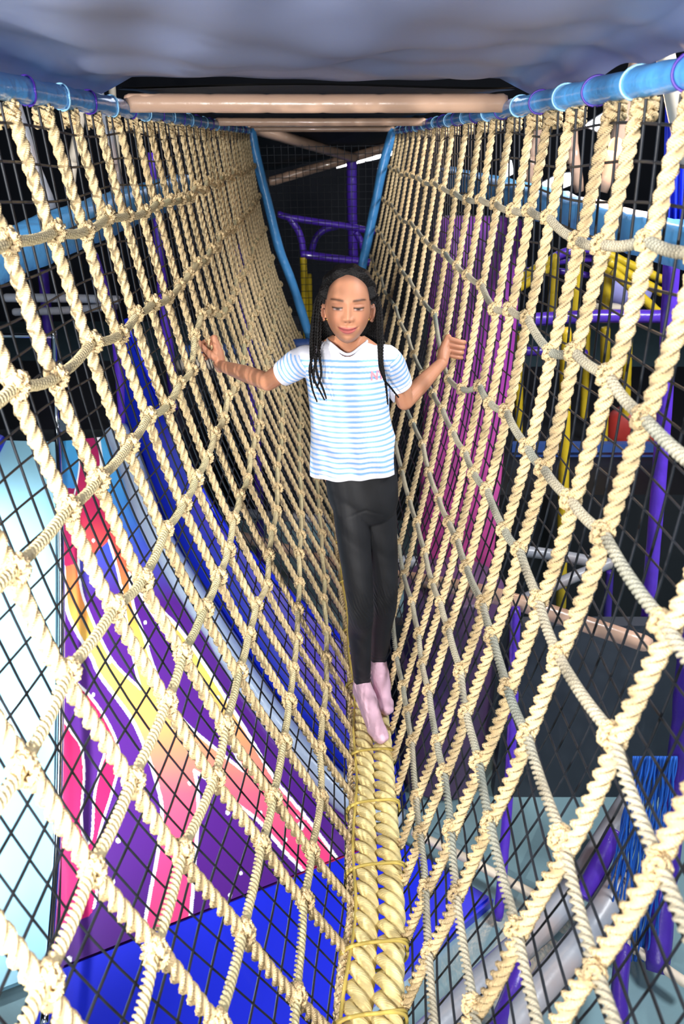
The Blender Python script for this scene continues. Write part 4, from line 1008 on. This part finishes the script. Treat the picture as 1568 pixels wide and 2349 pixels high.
gs = lambda cx, cz, sx_, sz_: np.exp(-((x-cx)/sx_)**2 - ((z-cz)/sz_)**2)
ax = abs(x)
gs2 = lambda cx, cz, sx_, sz_: np.exp(-((ax-cx)/sx_)**2 - ((z-cz)/sz_)**2)
disp = np.zeros(len(V))
ridge = np.interp(z, [-40, -34, -28, -20, -8, 4, 16, 30], [0, 3.5, 12.0, 10.5, 6.5, 3.5, 1.5, 0])
disp += ridge*np.exp(-(x/np.interp(z, [-34, -26, -10, 5, 20], [8.5, 8.0, 6.2, 6.5, 9.0]))**2)
disp += 5.2*gs2(10.5, -28, 5.0, 5.0)                         # nostril wings
disp -= 3.0*gs2(5.0, -34.5, 3.2, 2.0)                        # nostrils
disp -= 5.2*gs2(23, 0, 13, 9)                                # sockets
disp += 4.2*gs2(24, -2.0, 11, 6.5)                           # closed lids over the eyes
disp -= 1.4*gs2(24, 5.5, 11, 2.0)                            # lid crease
disp += 1.8*gs2(24, 14, 15, 5)                               # brow
zc = -51.0 + 0.011*x*x                                       # smiling mouth line
mw = np.exp(-(x/20.0)**4)
disp += 2.8*np.exp(-((z-zc-3.2)/2.6)**2)*mw - 0.9*gs(0, -44.5, 3, 3)
disp += 3.2*np.exp(-((z-zc+4.0)/3.2)**2)*np.exp(-(x/16.0)**4)
disp -= 3.4*np.exp(-((z-zc)/1.3)**2)*np.exp(-(x/22.0)**4)
disp -= 2.0*np.exp(-((z+62)/3.0)**2)*np.exp(-(x/14.0)**2)
disp += 3.6*gs(0, -71, 13, 8)                                # chin
disp += 4.0*gs2(31, -30, 13, 13)                             # cheeks
disp -= 1.8*gs2(22.5, -46, 3.5, 7)                           # smile folds
disp -= 1.2*gs(0, -39, 2.6, 4)
disp *= sstep(18, 40, f)
V = V + np.where(face, disp, 0)[:, None]*PX*hf
set_co(me, V)
x, f, z = head_local(V); ax = abs(x); zraw = z
z = z - np.interp(z, [-70, -50, -30, 0, 12, 30], [0, 4, 5, 7.5, 4, 0])
col = np.tile(lin(190, 134, 104), (len(V), 1))
def blend(w, c):
    global col
    w = np.clip(w, 0, 1)[:, None]; col = col*(1 - w) + c*w
F_ = sstep(12, 26, f)*(hd*1.0)
hand_w = np.maximum(np.exp(-(np.linalg.norm(V - LG, axis=1)/0.04)**2), np.exp(-(np.linalg.norm(V - RG, axis=1)/0.04)**2))
blend(0.35*hand_w, lin(186, 120, 98))
hl_ = 70 - 0.0088*x**2 - 10*(ax/42)**8
blend(hd*(f > 0)*sstep(-16, 2, zraw - hl_)*0.65, lin(92, 62, 54))
blend(F_*0.35*gs2(30, -28, 16, 14), lin(206, 134, 108))
blend(F_*0.3*gs2(24, 2, 15, 9), lin(132, 84, 68))
zc = -51.0 + 0.011*x*x
lipw = sstep(22, 16, ax)*sstep(-8.6, -6.6, (z - zc) - 0.012*x*x)*sstep(6.4, 4.6, (z - zc) + 0.006*x*x)
blend(F_*lipw*0.85, lin(178, 88, 92))
blend(F_*np.exp(-((z-zc)/1.2)**2)*sstep(25, 19, ax)*0.85, lin(110, 48, 50))
bz = 14.5 + 0.16*(ax - 12) - 0.012*np.clip(ax - 25, 0, 99)**2        # brows
blend(1.05*F_*np.exp(-((z - bz)/np.interp(ax, [8, 20, 32, 42], [3.0, 4.0, 3.2, 1.9]))**2)*sstep(7, 13, ax)*sstep(43, 37, ax)*0.85, lin(52, 34, 30))
lz = -5.5 + 0.007*(ax - 24)**2*1.0                                      # lash line (lids nearly closed)
eye_w = sstep(10.5, 13, ax)*sstep(37.5, 35, ax)
blend(F_*np.exp(-((z - lz + 3.0)/1.6)**2)*sstep(13, 16, ax)*sstep(34, 31, ax)*0.75, lin(205, 195, 195))
blend(F_*np.exp(-((z - lz + 3.2)/2.2)**2)*np.exp(-((ax - 23)/5.0)**4), lin(38, 24, 22))
blend(F_*np.exp(-((z - lz)/2.5)**2)*eye_w*1.0, lin(18, 12, 13))
blend(F_*np.exp(-((z - lz + 6.2)/1.0)**2)*eye_w*0.5, lin(120, 74, 66))
blend(F_*np.exp(-((z - 5.8)/1.3)**2)*sstep(12, 16, ax)*sstep(38, 33, ax)*0.4, lin(128, 82, 70))
blend(F_*0.8*np.exp(-((ax-5.0)/2.6)**2 - ((z+34.0)/1.7)**2), lin(86, 44, 40))
set_col(me, col)
for a in list(me.attributes):
    pass
sk = attr_mat('skin', 0.5, 0.32, sss=0.25, bump=0.05, bscale=400)
body = link('body', me, sk, girl); body.location = -girl.location
body['label'] = 'brown-skinned smiling face, neck, arms and hands'

# --- tee shirt
mb = MB()
shirt = [(0.012, 1.73, EYE-0.399, 0.044, 0.038), (0.012, 1.728, EYE-0.411, 0.072, 0.044), (0.012, 1.726, EYE-0.43, 0.093, 0.05), (0.0125, 1.722, EYE-0.462, 0.099, 0.058), (0.014, 1.718, EYE-0.50, 0.096, 0.063), (0.018, 1.712, EYE-0.57, 0.093, 0.065),
         (0.026, 1.708, EYE-0.64, 0.103, 0.068), (0.033, 1.706, EYE-0.70, 0.112, 0.073), (0.036, 1.706, EYE-0.76, 0.117, 0.076)]
ell_rings(mb, dense(shirt, 60), 64, 2.15)
SL_L = L_SH*0.42 + L_EL*0.58; SL_R = R_SH*0.40 + R_EL*0.60
dl = (L_EL - L_SH)/np.linalg.norm(L_EL - L_SH); dr = (R_EL - R_SH)/np.linalg.norm(R_EL - R_SH)
limb(mb, [L_SH + np.array([0.03, 0, -0.006]), L_SH, SL_L + dl*0.02], [0.032, 0.034, 0.0305], n=24, k=28)
limb(mb, [R_SH + np.array([-0.03, 0, -0.006]), R_SH, SL_R + dr*0.02], [0.032, 0.034, 0.031], n=24, k=28)
me = remesh(mb, 0.002, 8)
bm = bmesh.new(); bm.from_mesh(me)
def cut(co, no, keep=None):
    geom = bm.verts[:] + bm.edges[:] + bm.faces[:] if keep is None else None
    if keep is not None:
        fs = [fc for fc in bm.faces if keep(fc.calc_center_median())]
        geom = list({v for fc in fs for v in fc.verts}) + list({e for fc in fs for e in fc.edges}) + fs
    bmesh.ops.bisect_plane(bm, geom=geom, plane_co=co, plane_no=no, clear_outer=True, dist=1e-5)
cut((0.03, 1.7, EYE-0.706), Vector((0.06, 0.0, -1)).normalized())
cut(tuple(SL_L), tuple(dl), lambda c: c.x < -0.115 or (np.dot(np.array(c) - L_SH, dl) > 0.04 and c.x < -0.09))
cut(tuple(SL_R), tuple(dr), lambda c: c.x > 0.125 and np.dot(np.array(c) - R_SH, dr) > 0.04)
# neckline: scoop round the neck
fs = []
ncx, ncy = 0.012, 1.735
for fc in bm.faces:
    c = fc.calc_center_median()
    rx = (c.x - ncx)/0.044; ry = (c.y - (ncy - 0.008))/0.049
    if rx*rx + ry*ry < 1.0 and c.z > EYE-0.45: fs.append(fc)
bmesh.ops.delete(bm, geom=fs, context='FACES')
bm.to_mesh(me); bm.free()
V = get_co(me); N_ = get_no(me)
amp = 0.0022
w_ = np.array([mnoise.noise(Vector((p[0]*16, p[1]*16, p[2]*7))) for p in V]); w2 = np.array([mnoise.noise(Vector((p[0]*40 + 5, p[1]*40, p[2]*22))) for p in V])
V = V + N_*(w_*0.0045 + w2*0.0012)[:, None]
low = sstep(EYE-0.55, EYE-0.72, V[:, 2])
V = V + N_*(low*0.004*np.sin(np.arctan2(V[:, 1]-1.708, V[:, 0]-0.03)*9 + V[:, 2]*8))[:, None]
set_co(me, V)
# stripes follow the torso, and the arm on the sleeves
tl = (V - L_SH) @ dl; tr = (V - R_SH) @ dr
axl = np.linalg.norm((V - L_SH) - np.outer(tl, dl), axis=1); axr = np.linalg.norm((V - R_SH) - np.outer(tr, dr), axis=1)
stz = (EYE - V[:, 2] - 0.404)/0.0121 + 0.12*w_
sl = (V[:, 0] < -0.082 - 0.1*np.clip(EYE - V[:, 2] - 0.5, 0, 1)) & (axl < 0.05) & (tl > -0.01); sr = (V[:, 0] > 0.108) & (axr < 0.05) & (tr > -0.01)
st = np.where(sl, tl/0.0112 + 0.4, np.where(sr, tr/0.0112 + 0.4, stz))
fr = abs((st % 1.0) - 0.5)
wgt = sstep(0.24, 0.14, fr)
hem = (EYE - V[:, 2] > 0.696 - 0.06*(V[:, 0] - 0.03))
wgt[hem] = 0
wgt[(tl > np.dot(SL_L - L_SH, dl) - 0.011) & sl] = 0; wgt[(tr > np.dot(SL_R - R_SH, dr) - 0.011) & sr] = 0
wgt = wgt*(EYE - V[:, 2] > 0.425)
col = lin(222, 223, 234)[None]*(1 - wgt[:, None]) + lin(128, 178, 236)[None]*wgt[:, None]
set_col(me, col)
sh = link('tee_shirt', me, attr_mat('jersey', 0.85, 0.2, bump=0.25, bscale=70), girl); sh.location = -girl.location
sh['label'] = 'white tee shirt with thin light blue stripes'
md = sh.modifiers.new('thick', 'SOLIDIFY'); md.thickness = 0.0022; md.offset = -1
# neckband
th = np.linspace(0, 2*math.pi, 60); P = np.stack([ncx + 0.0445*np.cos(th), ncy - 0.008 + 0.0495*np.sin(th), np.zeros(60)], 1)
for i in range(60):     # drop each point onto the shirt
    dd = np.hypot(V[:, 0] - P[i, 0], V[:, 1] - P[i, 1]); c = np.where((dd < 0.006) & (V[:, 2] > EYE - 0.47))[0]
    P[i, 2] = V[c, 2].max() if len(c) else np.nan
ok = ~np.isnan(P[:, 2]); P[:, 2] = np.interp(np.arange(60), np.where(ok)[0], P[ok, 2])
P[:, 2] = np.convolve(np.concatenate([P[-3:, 2], P[:, 2], P[:3, 2]]), np.ones(7)/7, 'valid')
P[-1] = P[0]
mb = MB(); add_tube(mb, P - go, 0.0034, 8); mb.build('neckband', mat('white_rib', (222, 223, 234), 0.85), girl)
# monogram on the chest
tx = bpy.data.curves.new('monogram', 'FONT'); tx.body = 'NY'; tx.size = 0.027; tx.extrude = 0.0006; tx.align_x = 'CENTER'; tx.align_y = 'CENTER'; tx.resolution_u = 3
tx.offset = 0.0006
to = bpy.data.objects.new('tmp', tx); C.objects.link(to)
tme = bpy.data.meshes.new_from_object(to.evaluated_get(bpy.context.evaluated_depsgraph_get())); bpy.data.objects.remove(to)
cN = np.array(tuple(at(866, 866, 1.66)))
TV = get_co(tme); TV = np.stack([cN[0] + TV[:, 0]*0.85, np.zeros(len(TV)), cN[2] + TV[:, 1]], 1) + np.stack([np.zeros(len(TV)), -TV[:, 2], np.zeros(len(TV))], 1)
front = V[V[:, 1] < 1.72]
for i in range(len(TV)):
    d2 = (front[:, 0]-TV[i, 0])**2 + (front[:, 2]-TV[i, 2])**2
    TV[i, 1] += front[np.argsort(d2)[:5], 1].mean() - 0.0012
set_co(tme, TV - go); tme.materials.clear()
mo = link('monogram', tme, mat('pink_print', (222, 150, 166), 0.7), girl); mo['label'] = 'pale pink letters NY printed on the chest'

# --- leggings
mb = MB()
for A in (LA, LB):
    A2 = list(A); e = A2[-1] - A2[-2]; A2.append(A2[-1] + e/np.linalg.norm(e)*0.02)
    limb(mb, A2, [0.0455, 0.044, 0.0335, 0.0315, 0.0235, 0.0225], n=44, k=24)
ell_rings(mb, dense([(0.04, 1.708, EYE-0.66, 0.086, 0.056), (0.048, 1.71, EYE-0.74, 0.088, 0.062), (0.053, 1.712, EYE-0.79, 0.086, 0.062), (0.056, 1.712, EYE-0.83, 0.07, 0.05), (0.058, 1.712, EYE-0.85, 0.04, 0.03)], 24), 40, 2.3)
me = remesh(mb, 0.0024, 5)
bm = bmesh.new(); bm.from_mesh(me)
for A in (LA, LB):
    e = A[-1] - A[-2]; e /= np.linalg.norm(e); x0 = A[-1]
    cut(tuple(A[-1]), tuple(e), lambda c, x0=x0: (Vector(x0) - c).length < 0.06)
bm.to_mesh(me); bm.free()
V = get_co(me); N_ = get_no(me)
wr = np.zeros(len(V))
for A, sc in ((LA, 1), (LB, 1.3)):
    dz = V[:, 2] - A[2][2]; near_ = np.exp(-((V[:, 0] - A[2][0])/0.03)**2)*np.exp(-(dz/0.045)**2)*(V[:, 1] < A[2][1])
    wr += near_*np.sin(dz*330 + 40*(V[:, 0]-A[2][0])*18 + 1.5*np.sin(dz*90))*0.0016*sc
    da = V[:, 2] - A[4][2]; wr += np.exp(-((V[:, 0] - A[4][0])/0.04)**2)*np.exp(-(da/0.03)**2)*np.sin(da*400)*0.0006
wr += 0.0012*np.array([mnoise.noise(Vector((p[0]*30, p[1]*30, p[2]*14))) for p in V])
cr = np.exp(-((V[:, 2] - (EYE-0.79) + 0.4*abs(V[:, 0]-0.058))/0.004)**2)*np.exp(-((V[:, 0]-0.058)/0.03)**2)*(V[:, 1] < 1.71)
set_co(me, V + N_*(wr - 0.0018*cr)[:, None])
lg = link('leggings', me, mat('black_jersey', (30, 31, 35), 0.62, var=0.1, scale=30, bump=0.06, bscale=500, spec=0.35), girl); lg.location = -girl.location
md = lg.modifiers.new('thick', 'SOLIDIFY'); md.thickness = 0.002; md.offset = -1
# --- socks
for F4, nm in ((FA, 0), (FB, 1)):
    mb = MB(); add_foot(mb, F4, 0.0)
    ank = F4[0]
    me = remesh(mb, 0.0022, 5)
    V = get_co(me); N_ = get_no(me)
    cuff = np.exp(-((V[:, 2] - ank[2] - 0.004)/0.012)**2)
    wr = cuff*np.sin((V[:, 2])*900)*0.0005 + 0.0012*np.array([mnoise.noise(Vector((p[0]*45, p[1]*45, p[2]*45))) for p in V])
    set_co(me, V + N_*wr[:, None])
    so_ = link('sock', me, mat('pink_sock', (226, 186, 204), 0.8, var=0.06, scale=30, bump=0.12, bscale=300, spec=0.2), girl); so_.location = -girl.location

# --- hair: cap of cornrows with a hairline, then braids
nu, nv = 150, 260
u = np.linspace(-0.85, math.pi/2, nu); v = np.linspace(0, 2*math.pi, nv, endpoint=False)
U, W = np.meshgrid(u, v, indexing='ij')
sx, sf, sz = np.cos(U)*np.sin(W), np.cos(U)*np.cos(W), np.sin(U)
low = np.clip(-sz, 0, 1)
xh = sx*52.5*(1 - 0.22*low**2.4 - 0.03*np.clip(sz, 0, 1)); fh = np.where(sf > 0, sf*62*(1 - 0.06*abs(sx)**3), sf*80*(1 - 0.42*low)); zh = np.where(sz > 0, sz*86, sz*82)
hl = 70 - 0.0088*np.abs(xh)**2 - 10*(np.abs(xh)/42)**8      # hairline seen from the front
hl = np.maximum(hl, 14)
dfront = (zh - hl)
dback = -(fh + 17) + np.clip(zh - 8, 0, 60)*0.9
inside_h = np.maximum(np.where(fh > 0, dfront, 99), np.where((zh > -60), dback, -30))
t_ = sstep(-4, 12, inside_h)
lift = -5 + t_*(15.0 + 7*np.clip(-sf, 0, 1) + 11*np.clip(abs(sx), 0, 1)*np.clip(sz + .25, 0, 1)) - 5*t_*np.clip(sz - 0.6, 0, 1)*2
rows = np.sin(np.arctan2(xh, zh + 30)*26 + fh*0.02)
nzv = np.array([mnoise.noise(Vector((a*0.12, b*0.12, c*0.12))) for a, b, c in zip(xh.ravel(), fh.ravel(), zh.ravel())]).reshape(xh.shape)
lift = lift + t_*(1.5*rows + 1.0*nzv)
nrm = np.stack([xh/50**2, fh/70**2, zh/86**2], -1); nrm /= np.linalg.norm(nrm, axis=-1)[..., None]
xx, ff, zz2 = xh + nrm[..., 0]*lift, fh + nrm[..., 1]*lift, zh + nrm[..., 2]*lift
V = head_world(xx.ravel(), ff.ravel(), zz2.ravel()); k = nv
i, j = np.meshgrid(np.arange(nu-1), np.arange(k), indexing='ij'); j2 = (j+1) % k
F = np.stack([i*k+j, i*k+j2, (i+1)*k+j2, (i+1)*k+j], -1).reshape(-1, 4)
M_HAIR = mat('black_hair', (14, 12, 13), 0.6, var=0.3, scale=60, bump=0.5, bscale=220, spec=0.25)
mb = MB(); mb.add(V - go, F); hair = mb.build('hair', M_HAIR, girl); hair['label'] = 'black hair pulled back into thin braids'
def braid(pts, r=0.0042, curl=None):
    P = [np.array(tuple(at(*p))) - go for p in pts]
    mb = MB(); add_rope(mb, spline(P, 40), r, 0.021, 0.0016, lobes=3, per=3, phase=random.uniform(0, 6), taper=lambda s: 1 - 0.55*s**3)
    b = mb.build('braid', M_HAIR, hair)
yf, ym, yb = 1.625, 1.665, 1.74
for pts in ([(736, 668, 1.72), (722, 700, 1.69), (716, 770, ym), (716, 815, 1.645), (710, 850, yf), (716, 892, yf), (727, 922, yf)],
            [(740, 660, 1.72), (728, 700, 1.69), (722, 780, ym), (722, 820, 1.64), (728, 860, yf), (742, 895, yf), (748, 915, yf)],
            [(742, 662, 1.71), (733, 705, 1.68), (728, 780, ym), (733, 820, 1.64), (736, 860, yf), (726, 890, yf)],
            [(744, 668, 1.71), (737, 710, 1.685), (733, 790, ym), (724, 830, 1.635), (719, 866, yf), (736, 902, yf), (744, 918, yf)],
            [(734, 672, 1.73), (720, 715, 1.71), (713, 780, 1.68), (714, 840, 1.64), (720, 880, yf)],
            [(856, 668, 1.71), (868, 705, 1.69), (872, 780, ym), (872, 820, 1.645), (880, 868, yf), (896, 890, 1.64), (914, 912, 1.65)],
            [(858, 662, 1.72), (872, 700, 1.69), (876, 780, ym), (876, 830, 1.64), (884, 880, 1.63), (889, 928, 1.64)],
            [(856, 665, 1.72), (864, 710, 1.69), (868, 790, ym), (870, 840, 1.64), (876, 862, 1.63)]):
    braid(pts)
for q in range(22):        # braids hanging behind the shoulders
    s = -1 if q % 2 else 1; g = (q//2)/10
    x0 = 797 + s*(58 - 22*g); x1 = 797 + s*(80 - 48*g)
    braid([(x0, 680, yb + 0.0), (797 + s*(72 - 34*g), 725, yb + 0.03), (x1, 775, yb + 0.045), (x1 + s*2, 800, yb + 0.06), (x1, 860, yb + 0.075)], 0.0046)
# small stud earrings
for px, py in ((749.5, 733), (845.5, 733)):
    p = np.array(tuple(at(px, py, 1.672))) - go
    mb = MB(); ball(mb, p, (0.0022, 0.0022, 0.0026), 8); mb.build('earring', mat('gold_stud', (214, 170, 96), 0.25, metal=1.0), girl)
